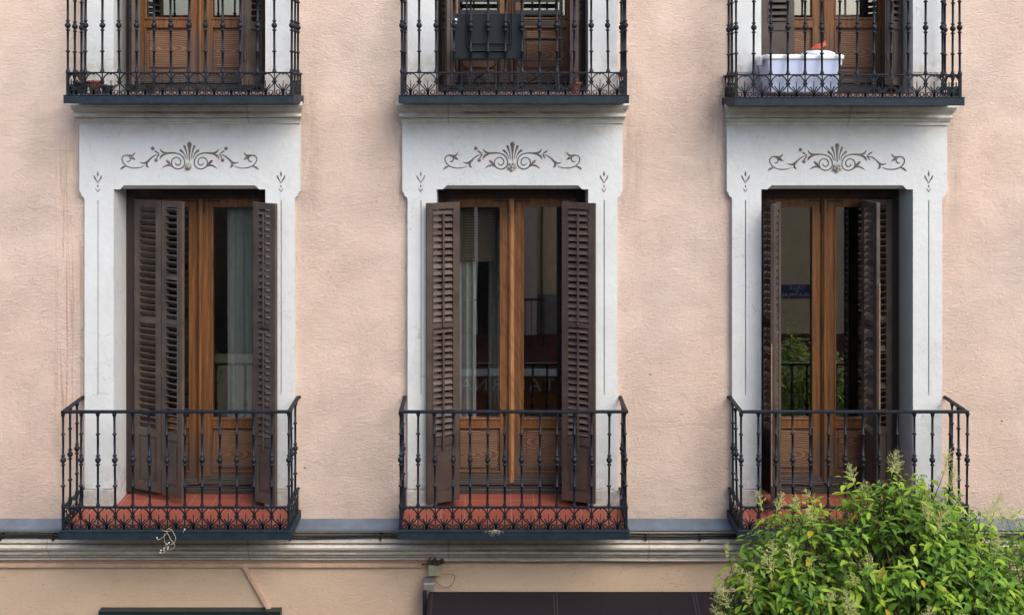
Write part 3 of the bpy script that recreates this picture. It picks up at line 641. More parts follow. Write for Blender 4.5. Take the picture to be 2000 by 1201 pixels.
def motif(rnd):
    """ironwork between two balusters, u from -p/2 to p/2 about the palmette, v from 0 to .188"""
    m = MB(); h = zm0; p = P_
    j = lambda s=.0015: rnd.gauss(0, s)
    for s in (-1, 1):
        bar(m, spline([(s*.0695, .108), (s*.0600, .140), (s*.040, .166+j()), (s*.018, .178), (0, .181)], 4), .0092)
        bar(m, spline([(s*.0695, .112), (s*.058, .085), (s*.036+j(), .062), (s*.016, .040), (s*.006, .020), (s*.010, .002)], 4), .0088)
        e = .036+j(.003)
        bar(m, spline([(s*e, .088+j(.003)), (s*(e-.008), .080), (s*.012, .055), (s*.004, .030), (s*.003, .004)], 4), [.006, .0092]+[.0092]*15)
        # bottom C scroll
        cx_, cz_, rr = s*.0400, .0235, .0195; pts = []
        for k in range(13):
            a = R(200-k*33); q = rr*(1-.045*max(0, k-5))
            pts.append((cx_-s*q*math.cos(a+R(160)), cz_+q*math.sin(a+R(160))*1.0))
        bar(m, pts, .0078)
    bar(m, [(0, 0), (0, .06), (j(), .126+j(.004))], [.014, .0075, .0045])
    m.box(-.0065, .0065, -.008, .008, .166, .184)
    return m
def band_mesh(n, seed):
    rnd = random.Random(seed); b = MB()
    for k in range(n):
        m = motif(rnd); off = (k+.5)*P_; m.v = [(x+off, y, z) for x, y, z in m.v]; b.add(m.v, m.f)
    for k in range(n+1):
        x = k*P_
        b.box(x-.0045, x+.0045, -.0045, .0045, 0, zm0)                       # spindle below the mid rail
        if 0 < k < n:
            for s in (-1, 1): b.ball((x+s*.0125, -.004, .110), .0100, 6)
            b.box(x-.012, x+.012, -.0085, .0085, .101, .119)
    return b
def balcony(c, zf, dz, i, floor):
    ze = H+zf-.028+dz; nm = (('left', 'middle', 'right')[i], ('lower', 'upper')[floor]); hw = P_*(NB-1)/2
    if floor: hw *= .992
    s = MB()                                                   # steel edge: the slab
    x0, x1 = c-hw-.024, c+hw+.024; zt, zb = ze, ze-.066
    s.box(x0, x1, -.486, -.466, zb, zt); s.box(x0, x0+.02, -.466, -.002, zb, zt-.0005); s.box(x1-.02, x1, -.466, -.002, zb, zt-.0005)
    s.box(x0+.02, x1-.02, -.466, -.0025, zb+.006, zt-.012)
    s.box(x0-.002, x1+.002, -.492, -.440, zt-.0001, zt+.005)
    o = s.build('balcony', M['fascia'], bld, bevel=.0025, label='%s %s balcony with dark blue iron railing' % nm)
    fl = MB(); a, b = c-hw-.002, c+hw+.002
    zw = H+zf+dz
    fl.add([(a, -.44, ze+.004), (b, -.44, ze+.004), (b, -.0385, zw), (a, -.0385, zw), (a, -.44, ze-.01), (b, -.44, ze-.01)], [(0,1,2,3), (0,4,5,1)])
    cc = BX[i]; fl.add([(cc-.653, -.0385, zw), (cc+.653, -.0385, zw), (cc+.653, .31, zw+.004), (cc-.653, .31, zw+.004)], [(0,1,2,3)])
    fl.build('tile_floor', M['tiles_upper' if floor else 'tiles'], o)
    # rails
    zh, zm = ze+zh0, ze+zm0
    h = MB()
    path = [(c-hw, -.006, zh), (c-hw, -.44, zh), (c-hw+.004, RY, zh), (c+hw-.004, RY, zh), (c+hw, -.44, zh), (c+hw, -.006, zh)]
    h.box(c-hw-.016, c+hw+.016, RY-.017, RY+.017, zh-.010, zh+.012)
    for sg in (-1, 1):
        X = c+sg*hw; h.box(X-.0155, X+.0155, RY+.017, -.03, zh-.0095, zh+.0115)
        h.tube([(X, -.032, zh+.001), (X, -.012, zh+.001), (X+sg*.012, .004, zh-.004)], .014, 8)
    h.build('handrail', M['iron'], o, bevel=.004)
    m = MB(); m.box(c-hw-.014, c+hw+.014, RY-.013, RY+.013, zm-.006, zm+.006)
    for sg in (-1, 1):
        X = c+sg*hw; m.box(X-.0125, X+.0125, RY+.013, .003, zm-.0055, zm+.0055)
    m.build('lower_rail', M['iron'], o, bevel=.002)
    sc_x = 2*hw/(P_*(NB-1))
    bd = band_mesh(NB-1, 100+i+10*floor); bd.v = [((x*sc_x)+c-hw, y+RY, z+ze+.004) for x, y, z in bd.v]
    bd.build('scroll_band', M['iron'], o)
    for sg in (-1, 1):
        sb = band_mesh(3, 50+i+sg); X = c+sg*hw
        sb.v = [(X+y, RY+x*(-RY-.02)/(3*P_)+.0, z+ze+.002) for x, y, z in sb.v]
        sb.box(X-.011, X+.011, RY-.011, RY+.011, ze, zm-.006)
        sb.build('side_scroll_band', M['iron'], o)
    rnd = random.Random(i+5*floor)
    def put(x, y):
        q = bpy.data.objects.new('baluster', _bal); C.objects.link(q); q.parent = o; q.location = (x, y, ze); q.rotation_euler = (R(rnd.gauss(0, .2)), R(rnd.gauss(0, .35)), rnd.random()*3)
    for k in range(NB): put(c-hw+2*hw*k/(NB-1), RY)
    for sg in (-1, 1):
        for k in (1, 2): put(c+sg*hw, RY+k*.148)
    return o
for i in range(3):
    balcony(BX[i]+(0, 0, .012)[i], FL, 0, i, 0); balcony(UX[i], FU, UZ[i], i, 1)

# ------------------------------------------------------------------ curtains and blind inside
def curtain(x0, x1, y, z0, z1, label, seed, n=40, lean=0):
    rnd = random.Random(seed); ph = rnd.random()*6; vs = []; fs = []; nz = 8
    for j in range(nz+1):
        t = j/nz
        for k in range(n+1):
            s = k/n; w_ = .6+.4*t
            vs.append((x0+(x1-x0)*s*(1-.25*t*lean)+.25*lean*t*(x1-x0)*.0, y+.022*math.sin(s*26+ph+.5*math.sin(t*3))*w_+.008*math.sin(s*61), z1+(z0-z1)*t))
    for j in range(nz):
        for k in range(n):
            a = j*(n+1)+k; fs.append((a, a+1, a+n+2, a+n+1))
    mb = MB().add(vs, fs, True); o = mb.build('curtain', M['curtain'])
    m = o.modifiers.new('cloth_thickness', 'SOLIDIFY'); m.thickness = .002
    return tag(o, label, 'curtain')
curtain(-2.40, -2.03, .45, H-3.5, H-.95, 'sheer grey curtain behind the right pane of the lower left door', 1)
curtain(-.42, -.14, .48, H-3.5, H-.95, 'sheer grey curtain behind the left pane of the lower middle door', 2)
curtain(-.03, .12, .85, H-3.1, H-.95, 'narrow blue grey curtain deeper in the room of the lower middle door', 3)
curtain(.66, .80, .45, H-3.5, H-.95, 'sheer grey curtain at the right edge of the lower middle door', 4)
curtain(2.98, 3.35, .52, H+.1, H+2.6, 'pale curtain behind the right pane of the upper right door', 5)
bl = MB()
for k in range(22): bl.box(-.36, .03, .455, .461, H-1.0-.0245*k, H-1.0-.0245*k+.018)
tag(bl.build('window_blind', M['blind']), 'bamboo slat blind lowered part way in the lower middle door', 'blind')

# ------------------------------------------------------------------ cables, conduit, junction box
def cable(name, pts, r, mat, label, cat='cable', group=None, n=6):
    return tag(MB().tube(spline(pts, n), r, 8).build(name, mat), label, cat, group)
def zl(y, Y): return H-(y-185)/2140*(L+Y)
rnd = random.Random(3)
cable('cable', [(x, -.118, zl(1038.5, -.118)+rnd.gauss(0, .004)) for x in [X0+k*.8 for k in range(24)]], .0085, M['pcable'], 'cream cable running just under the blue grey flashing', 'cable', 'cables along the string course')
def black_run(off, sagamp, lab):
    pts = []
    for k in range(60):
        x = X0+k*.32; pts.append((x, -.128-off*.2, zl(1045.5, -.128)+off+sagamp*math.sin(k*1.3)+rnd.gauss(0, .0012)))
    return cable('cable', pts, .0085, M['black'], lab, 'cable', 'cables along the string course', 3)
black_run(0, .006, 'upper black cable sagging slightly between clips under the balconies')
black_run(-.018, .008, 'lower black cable clipped to the top of the string course')
for k, x in enumerate([-4.2, -3.75, -1.72, -.95, 1.32, 1.78, 2.12, 4.3]):
    m = MB().box(x-.006, x+.006, -.140, -.062, zl(1055, -.13), zl(1043, -.13)).build('cable_clip', M['black'])
    tag(m, 'small black cable clip on the string course ' + ['at the left edge of the picture', 'just left of the left balcony', 'just right of the left balcony', 'just left of the middle balcony', 'just right of the middle balcony', 'midway between the middle and right balconies', 'just left of the right balcony', 'behind the tree right of the right balcony'][k], 'clip', 'clips holding the black cables')
# peach trunking + diagonal
a = px(-60, 1101, -.02); b = px(830, 1104, -.02)
tag(MB().box(X0, b[0], -.022, .010, b[2]-.017, b[2]+.017).build('cable_trunking', M['conduit'], bevel=.003), 'peach painted cable trunking under the string course', 'trunking')
a = Vector(px(474, 1101, -.02)); b = Vector(px(527, 1193, -.02)); d = (b-a).normalized(); nn = Vector((-d.z, 0, d.x))*.018
tag(MB().prism([(a.x+nn.x, a.z+nn.z), (b.x+nn.x, b.z+nn.z), (b.x-nn.x, b.z-nn.z), (a.x-nn.x, a.z-nn.z)], -.024, .010).build('diagonal_conduit', M['conduit'], bevel=.003), 'peach painted conduit running diagonally down to the dark green board', 'conduit')
cable('cable', [(px(x, 1092.5, -.05)[0], -.05, px(x, 1093.5, -.05)[2]+rnd.gauss(0, .002)-.002) for x in (868, 900, 960, 1040, 1100, 1180, 1260, 1340, 1430, 1560, 1800)], .009, M['pcable'], 'cream cable along the foot of the string course above the awning', 'cable')
jb = empty('junction_box', px(848, 1114, 0)); tag(jb, 'grey green junction box on the wall above the awning end, dusty cobwebs on top', 'junction box')
def rel(mb, root): mb.v = [tuple(Vector(p)-root.location) for p in mb.v]; return mb
a, b = px(836, 1103, -.07), px(861, 1124, -.07)
rel(MB().box(a[0], b[0], -.075, .012, b[2], a[2]), jb).build('box_body', M['boxgrey'], jb, bevel=.004)
rel(MB().box(a[0]+.006, b[0]-.004, -.083, -.0755, b[2]+.005, a[2]-.006), jb).build('box_lid', M['boxgrey'], jb, bevel=.003)
cb = MB(); rnd = random.Random(8)
for k in range(60):
    cb.ball((a[0]+.055+rnd.gauss(0, .032), -.06+rnd.gauss(0, .012), a[2]+abs(rnd.gauss(.01, .022))), rnd.uniform(.005, .014), 6, (1.4, .8, .8))
for k in range(40):
    p = Vector((a[0]+.055+rnd.gauss(0, .05), -.07, a[2]+abs(rnd.gauss(.015, .02)))); q = p+Vector((rnd.gauss(0, .03), rnd.gauss(0, .01), rnd.gauss(0, .012))); cb.tube([p, q], .0012, 4)
tag(cb.build('cobweb_dust', M['dirt']), 'dark clump of dusty cobweb and dirt on top of the junction box', 'dirt', kind='stuff')
cable('cable', [px(860, 1121, -.07), px(868, 1120, -.06), px(880, 1121, -.05), px(888, 1124, -.04), px(886, 1136, -.03), px(876, 1146, -.02), px(864, 1145, -.02), px(853, 1135, -.03), px(847, 1126, -.04)], .0032, M['brass'], 'thin brown wire looping out of the junction box and back', 'wire')
# awning with its wall bracket
aw = tag(empty('awning', (.0, 0, H-4.3)), 'dark aubergine fabric awning below the middle balcony with stitched seams', 'awning')
ax0, ax1 = px(836, 0, -.12)[0], 3.9
def slope(t): return (-.13-t*1.15, H-4.262-t*.50-.03*math.sin(t*3.14))
fb = MB(); N = 12; vs = []
xs = [ax0+(ax1-ax0)*k/24 for k in range(25)]
for j in range(N+1):
    y, z_ = slope(j/N)
    for x in xs: vs.append((x, y, z_))
fb.add(vs, [(j*25+k, j*25+k+1, (j+1)*25+k+1, (j+1)*25+k) for j in range(N) for k in range(24)], True)
y, z_ = slope(1); fb.box(ax0, ax1, y-.02, y+.02, z_-.05, z_+.0); fb.box(ax0, ax1, y-.012, y-.008, z_-.24, z_-.05)
o = rel(fb, aw).build('awning_fabric', M['awning'], aw)
seam_m = mat_plain('awning_seam_thread', (.045, .030, .04), .9)
for x in (px(1080, 0, -.13)[0], px(1086, 0, -.13)[0], px(1352, 0, -.13)[0], px(1358, 0, -.13)[0], px(843, 0, -.13)[0], px(1620, 0, -.13)[0], px(1626, 0, -.13)[0]):
    sm = MB()
    for j in range(N):
        (y0, z0), (y1, z1) = slope(j/N), slope((j+1)/N); sm.add([(x, y0, z0+.004), (x+.008, y0, z0+.004), (x+.008, y1, z1+.004), (x, y1, z1+.004)], [(0,1,2,3)])
    rel(sm, aw).build('seam', seam_m, aw)
rel(MB().tube([(ax0+.005, -.10, H-4.30), (ax1, -.10, H-4.30)], .036, 14), aw).build('roller_tube', M['awning'], aw)
br = MB(); a = px(828, 1141, -.06); b = px(850, 1148, -.06)
br.box(a[0]-.003, b[0]-.0, -.14, -.004, H-4.235, H-4.170); rel(br, aw).build('wall_bracket', M['alu'], aw, bevel=.010)
br = MB(); br.box(a[0]-.006, a[0]+.028, -.16, -.004, H-4.46, H-4.236); rel(br, aw).build('end_arm', M['black'], aw, bevel=.004)
# dark board
a, b = px(193, 1193.5, -.06), px(548, 1193.5, -.06)
sb = MB().box(a[0], b[0], -.07, .008, a[2]-.55, a[2]); sb.box(a[0]-.002, b[0]+.002, -.076, .008, a[2]+.0001, a[2]+.006)
tag(sb.build('fascia_board', M['green'], bevel=.003), 'dark green shopfront board, its top edge below the left balcony', 'board')
# tiny wall anchors
for (x, y, w_) in ((1271, 730, 'between the middle and right doors'), (1957, 821, 'near the right edge of the picture'), (596, 912, 'beside the left balcony')):
    p = px(x, y, 0); tag(MB().lathe([(.0001, 0), (.012, 0), (.011, .006), (.004, .011), (.0001, .012)], 10).xf(Matrix.Translation((p[0], .002, p[2])) @ Matrix.Rotation(R(90), 4, 'X')).build('wall_plug', M['rosette']), 'small grey plug in the pink wall ' + w_, 'wall plug', 'plugs in the pink wall')

# ------------------------------------------------------------------ things on the balconies
# fairy-light cord dangling from the lower left balcony
fc = tag(empty('fairy_lights', px(330, 1040, -.5)), 'short tangled cord of white fairy lamps dangling over the edge of the lower left balcony', 'fairy lights')
cd = MB(); Yc = -.505
def q(x, y, Y=Yc): return px(290+x/15.01, 1010+y/15.01, Y)
for pts in ([q(390,345), q(420,385,-.49), q(520,420), q(540,460), q(440,560), q(340,640), q(275,640), q(250,610)],
            [q(480,470), q(455,560), q(470,680), q(500,800), q(520,890)], [q(540,440), q(600,540), q(660,650), q(740,770), q(770,850), q(700,920), q(610,960)],
            [q(540,400), q(570,345), q(620,325), q(690,380), q(740,470), q(790,560), q(795,660), q(740,750), q(630,800)], [q(560,940), q(490,1000), q(400,1050), q(350,1040)],
            [q(1020,440), q(1020,390), q(1060,360)], [q(390,400,-.485), q(460,390), q(560,410), q(650,385), q(690,370,-.48)]):
    cd.tube(spline(pts, 6), .0021, 6)
rel(cd, fc).build('cord', M['twine'], fc)
for (x, y, dx, dy) in ((250, 605, 0, -1), (545, 785, 1, -.4), (600, 745, 1, -.6), (455, 900, .2, 1), (450, 955, 0, 1), (365, 965, .2, -1), (340, 1030, -.3, 1), (575, 880, 0, 1), (560, 930, -.5, .3), (1062, 358, 1, 0)):
    p = Vector(q(x, y)); l_ = MB().ball((p.x, p.y, p.z), .0068, 8, (1, 1, 1.3)); rel(l_, fc).build('lamp', M['bulbwhite'], fc)
# dry tuft caught on the middle balcony edge
tf = MB(); rnd = random.Random(4); cc = Vector(px(965, 1038, -.497))
for k in range(42):
    p = cc+Vector((rnd.gauss(0, .028), rnd.gauss(0, .005), rnd.gauss(.006, .006))); qv = p+Vector((rnd.gauss(0, .02), -abs(rnd.gauss(0, .006)), -abs(rnd.gauss(0, .02))+.004)); m_ = (p+qv)/2+Vector((rnd.gauss(0, .006), -.004, .006)); tf.tube([p, m_, qv], .0012, 4)
tag(tf.build('dry_twig_tuft', M['twine']), 'small tuft of dry twigs caught on the steel edge of the lower middle balcony', 'twigs')

ZU = H+FU
# folding table hung on the railing
tb = tag(empty('folding_table', (.0, -.41, ZU)), 'dark slate folding table hung flat inside the upper middle railing', 'folding table')
a, b = px(887, 27, -.40), px(1025, 116, -.40)
rel(MB().box(a[0], b[0], -.415, -.395, b[2], a[2]), tb).build('table_top', M['slate'], tb, bevel=.006)
lg = MB()
def tq(x, y, Y=-.425): return px(880+x/7.407, y/7.407, Y)
lg.tube(spline([tq(235,-30), tq(235,350), tq(235,620), tq(262,700), tq(330,735), tq(550,738), tq(770,738), tq(850,705), tq(885,620), tq(887,350), tq(887,-30)], 6), .0075, 8)
lg.tube(spline([tq(262,350,-.432), tq(262,600,-.432), tq(300,625,-.432), tq(550,628,-.432), tq(800,632,-.432), tq(855,620,-.432), tq(857,330,-.432), tq(800,325,-.432)], 6), .0055, 8)
rel(lg, tb).build('folding_leg', M['slate'], tb)
st = MB(); st.box(a[0]+.004, a[0]+.026, -.4175, -.415, a[2]-.06, a[2]-.042); rel(st, tb).build('sticker', M['lid'], tb)
st = MB(); st.box(a[0]+.012, a[0]+.020, -.4175, -.415, a[2]-.088, a[2]-.078); rel(st, tb).build('sticker', M['lid'], tb)
# two folding chairs behind it
def chair(cx_, y, label, wd):
    r_ = tag(empty('folding_chair', (cx_, y, ZU)), label, 'chair', 'folding chairs on the upper middle balcony')
    for sg in (-1, 1):
        MB().tube([(sg*wd, .16, .0), (sg*wd, .02, .46), (sg*wd, -.01, .88)], .010, 8).build('leg', M['black'], r_)
        MB().tube([(sg*(wd-.025), -.20, .0), (sg*(wd-.025), .18, .46)], .009, 8).build('leg', M['black'], r_)
    bk = MB()
    for zz in (.60, .69, .80): bk.box(-wd+.005, wd-.005, -.012, .004, zz-.02, zz+.022)
    bk.build('backrest', M['black'], r_, bevel=.003)
    se = MB()
    for k in range(5): se.box(-wd+.01, wd-.01, -.17+k*.075, -.11+k*.075, .455, .468)
    se.build('seat', M['black'], r_, bevel=.002)
    cr = MB().tube([(-wd, -.02, .28), (wd, -.02, .28)], .007, 8); cr.tube([(-wd+.02, -.19, .24), (wd-.02, .17, .02)], .006, 8); cr.tube([(wd-.02, -.19, .24), (-wd+.02, .17, .02)], .006, 8)
    cr.build('cross_brace', M['black'], r_)
    return r_
chair(-.11, .0, 'black slatted folding chair behind the hung slate table', .17)
chair(.40, .02, 'black slatted folding chair with crossed braces right of the hung table', .20)
# white plastic storage box
bx = tag(empty('storage_box', (2.60, -.24, ZU-.01)), 'translucent white plastic storage box on the floor of the upper right balcony', 'storage box')
def taper(w0, d0, w1, d1, z0, z1):
    return MB().add([(sx*w0/2, sy*d0/2, z0) for sy in (-1, 1) for sx in (-1, 1)]+[(sx*w1/2, sy*d1/2, z1) for sy in (-1, 1) for sx in (-1, 1)], [(0,2,3,1), (4,5,7,6), (0,1,5,4), (2,6,7,3), (0,4,6,2), (1,3,7,5)])
t_ = taper(.555, .29, .62, .335, .0, .292); t_.build('tub', M['plastic'], bx, bevel=.012)
MB().box(-.325, .325, -.18, .18, .282, .318).build('rim', M['lid'], bx, bevel=.010)
ld = MB(); ld.box(-.312, .312, -.168, .168, .3185, .323); ld.build('lid', M['lid'], bx, bevel=.002)
for sg in (-1, 1): MB().box(min(sg*.322, sg*.345), max(sg*.322, sg*.345), -.06, .06, .235, .31).build('handle', M['lid'], bx, bevel=.006)
# cloth bag and red rag on it
bag = MB(); rnd = random.Random(2); n = 22; k2 = 9; vs = []
for j in range(k2+1):
    a_ = math.pi/2*j/k2
    for k in range(n):
        t = 2*math.pi*k/n; rr = 1+.05*math.sin(3*t+j)+.03*math.sin(7*t); vs.append((.14*math.cos(a_)*math.cos(t)*rr, .14*math.cos(a_)*math.sin(t)*rr, .040*math.sin(a_)+.006*math.sin(5*t)*math.cos(a_)))
bag.add(vs, [(j*n+k, j*n+(k+1) % n, (j+1)*n+(k+1) % n, (j+1)*n+k) for j in range(k2) for k in range(n)], True); bag.v = [(x+2.765, y-.24, z_+ZU+.314) for x, y, z_ in bag.v]
tag(bag.build('plastic_bag', M['lid']), 'crumpled white plastic bag lying on the lid of the storage box', 'bag')
rg = MB(); vs = []
for j in range(9):
    for k in range(7):
        s, t = j/8, k/6; vs.append((2.72+.13*s, -.20+.05*t+.01*math.sin(9*s), ZU+.362+.03*s+.035*t*(.4+s)+.008*math.sin(8*s+5*t)))
rg.add(vs, [(j*7+k, j*7+k+1, (j+1)*7+k+1, (j+1)*7+k) for j in range(8) for k in range(6)], True); o = rg.build('red_rag', M['red']); m_ = o.modifiers.new('t', 'SOLIDIFY'); m_.thickness = .006
tag(o, 'crumpled orange red rag on top of the white plastic bag', 'rag')
# flower pots
def pot(x, y, r, h, label, plant=False, mat='terra'):
    o = tag(empty('flower_pot', (x, y, ZU-.012)), label, 'flower pot', 'flower pots on the upper balconies')
    MB().lathe([(r*.68, 0), (r*.95, h*.78), (r*.96, h*.79), (r*1.06, h*.80), (r*1.06, h), (r*.94, h), (r*.92, h*.86), (.001, h*.85)], 20).build('pot', M[mat], o)
    MB().lathe([(r*.9, h*.86), (r*.5, h*.90), (.001, h*.91)], 16).build('soil', M['soil'], o)
    if plant:
        pl = MB(); rn = random.Random(int(x*100)); 
        for k in range(14):
            a_ = rn.random()*6.28; e = rn.uniform(.05, .12); b_ = Vector((0, 0, h*.88)); m_ = Vector((math.cos(a_)*e*.5, math.sin(a_)*e*.4, h*.88+e)); t_ = Vector((math.cos(a_)*e, math.sin(a_)*e*.7, h*.88+e*.9)); pl.tube([b_, m_, t_], [.004, .006, .001], 5)
        pl.build('dry_stem', M['dirt'], o)
    return o
pot(.705, -.28, .048, .095, 'small terracotta pot at the right end of the upper middle balcony')
pot(-3.33, -.30, .055, .11, 'small terracotta pot near the left corner of the upper left balcony')
pot(-3.46, -.26, .062, .10, 'dark pot with dry plant in the left corner of the upper left balcony', True, 'black')
pot(-3.22, -.33, .05, .07, 'low dark pot right of the terracotta pot on the upper left balcony', False, 'black')
pot(-2.86, -.30, .042, .075, 'small brown clay pot in front of the upper left door', False, 'soil')

# ------------------------------------------------------------------ across the street (mirrored in the panes)
YO = -11.0
ob = tag(empty('opposite_building', (0, YO, 0)), 'ochre building across the street with shop canopy, mirrored in the door panes', 'building')
def OB(name, mat, *boxes, lab=None):
    m = MB()
    for (x0, x1, y0, y1, z0, z1) in boxes: m.box(x0, x1, y0, y1, H+z0-0, H+z1)
    m.v = [(x, y, z_) for x, y, z_ in m.v]; return m.build(name, mat, ob, label=lab)
OB('wall', M['opp'], (-14, 15, -8, 0, -7.8, 1.3)); OB('roof_eaves', M['terra'], (-14.3, 15.3, -8, .5, 1.3, 1.5))
OB('pilaster', M['opp2'], (.52, .88, 0, .06, -7.6, 1.2)); OB('base_band', M['opp3'], (.885, 1.6, 0, .03, -7.6, -3.86))
for (x0, x1, z0, z1) in [(-.95, .35, -5.0, -1.2), (-6.8, -4.2, -5.0, -1.0), (-3.4, -1.9, -5.0, -1.2), (2.3, 3.5, -3.6, -1.2), (4.0, 5.1, -4.4, -1.0), (7.4, 8.6, -3.6, -1.2)]:
    w_ = OB('window', M['dark'], (x0, x1, 0, .025, z0, z1)); w_['label'] = 'dark window of the opposite facade'
    m = MB()
    for (a_, b_, c_, d_) in ((x0-.09, x0, z0, z1), (x1, x1+.09, z0, z1), (x0-.09, x1+.09, z1, z1+.1)): m.box(a_, b_, 0, .05, H+c_, H+d_)
    m.box((x0+x1)/2-.03, (x0+x1)/2+.03, .026, .045, H+z0, H+z1); m.build('window_frame', M['white'], w_)
rl = MB()
for x0, x1, z0 in ((-1.05, 1.0, -4.9), (-3.5, -1.8, -4.9)):
    rl.box(x0, x1, .42, .45, H+z0+1.0, H+z0+1.03); rl.box(x0, x1, .0, .46, H+z0-.08, H+z0)
    for k in range(int((x1-x0)/.12)+1): rl.box(x0+k*.12, x0+k*.12+.015, .425, .44, H+z0, H+z0+1.0)
rl.build('balcony', M['iron'], ob)
OB('pipe', M['black'], (.955, .985, .03, .07, -5, 1.2))
# canopy, sign board and street plate stay things of their own
cn = MB(); 
for (x0, x1) in ((-2.6, 9,),): cn.add([(x0, YO+.02, H-4.62), (x1, YO+.02, H-4.62), (x1, YO+1.1, H-5.02), (x0, YO+1.1, H-5.02), (x0, YO+.02, H-4.68), (x1, YO+.02, H-4.68), (x1, YO+1.1, H-5.08), (x0, YO+1.1, H-5.08)], [(0,1,2,3),(7,6,5,4),(0,4,5,1),(3,2,6,7),(0,3,7,4),(1,5,6,2)])
cno = tag(empty('shop_canopy', (0, YO, 0)), 'maroon shop canopy with white edge across the street', 'canopy'); cn.v = [(x, y-YO, z_) for x, y, z_ in cn.v]
cn.build('canopy_cloth', M['redawn'], cno); MB().box(-2.6, 9, 1.1, 1.14, H-5.14, H-5.02).build('canopy_edge', M['letter'], cno)
def text(body, size, mat, loc, parent, name='lettering', extr=.004, sp=1):
    cu = bpy.data.curves.new(name, 'FONT'); cu.body = body; cu.size = size; cu.align_x = 'CENTER'; cu.align_y = 'CENTER'; cu.extrude = extr; cu.space_character = sp
    o = bpy.data.objects.new(name, cu); C.objects.link(o); o.location = loc; me = bpy.data.meshes.new_from_object(o); C.objects.unlink(o); bpy.data.objects.remove(o)
    o = bpy.data.objects.new(name, me); C.objects.link(o); o.location = loc; o.rotation_euler = (R(90), 0, R(180)); me.materials.append(mat); o.parent = parent; return o
sg_ = tag(empty('shop_sign', (0.3, YO+.3, 0)), 'brown shop sign board reading TABERNA across the street', 'sign')
MB().box(-2.2, 2.4, -.04, .04, H-6.3, H-5.2).build('sign_board', M['board'], sg_); t_ = text('TABERNA', .33, M['letter'], (0, .05, H-5.52), sg_, sp=1.35)
pl = tag(empty('street_plate', (5.88, YO+.02, H-3.80)), 'blue street name plate on the ochre wall across the street', 'street sign')
MB().box(-.52, .52, 0, .015, -.13, .13).build('plate', M['sign_blue'], pl)
for body, s_, z_ in (('CALLE', .105, .072), ('DE', .05, .008), ('MANUELA MALASAÑA', .098, -.068)): text(body, s_, M['letter'], (.02, .018, z_), pl)
MB().prism([(.38, .10), (.46, .10), (.455, .02), (.42, -.01), (.385, .02)], .016, .02).build('crest', M['letter'], pl)

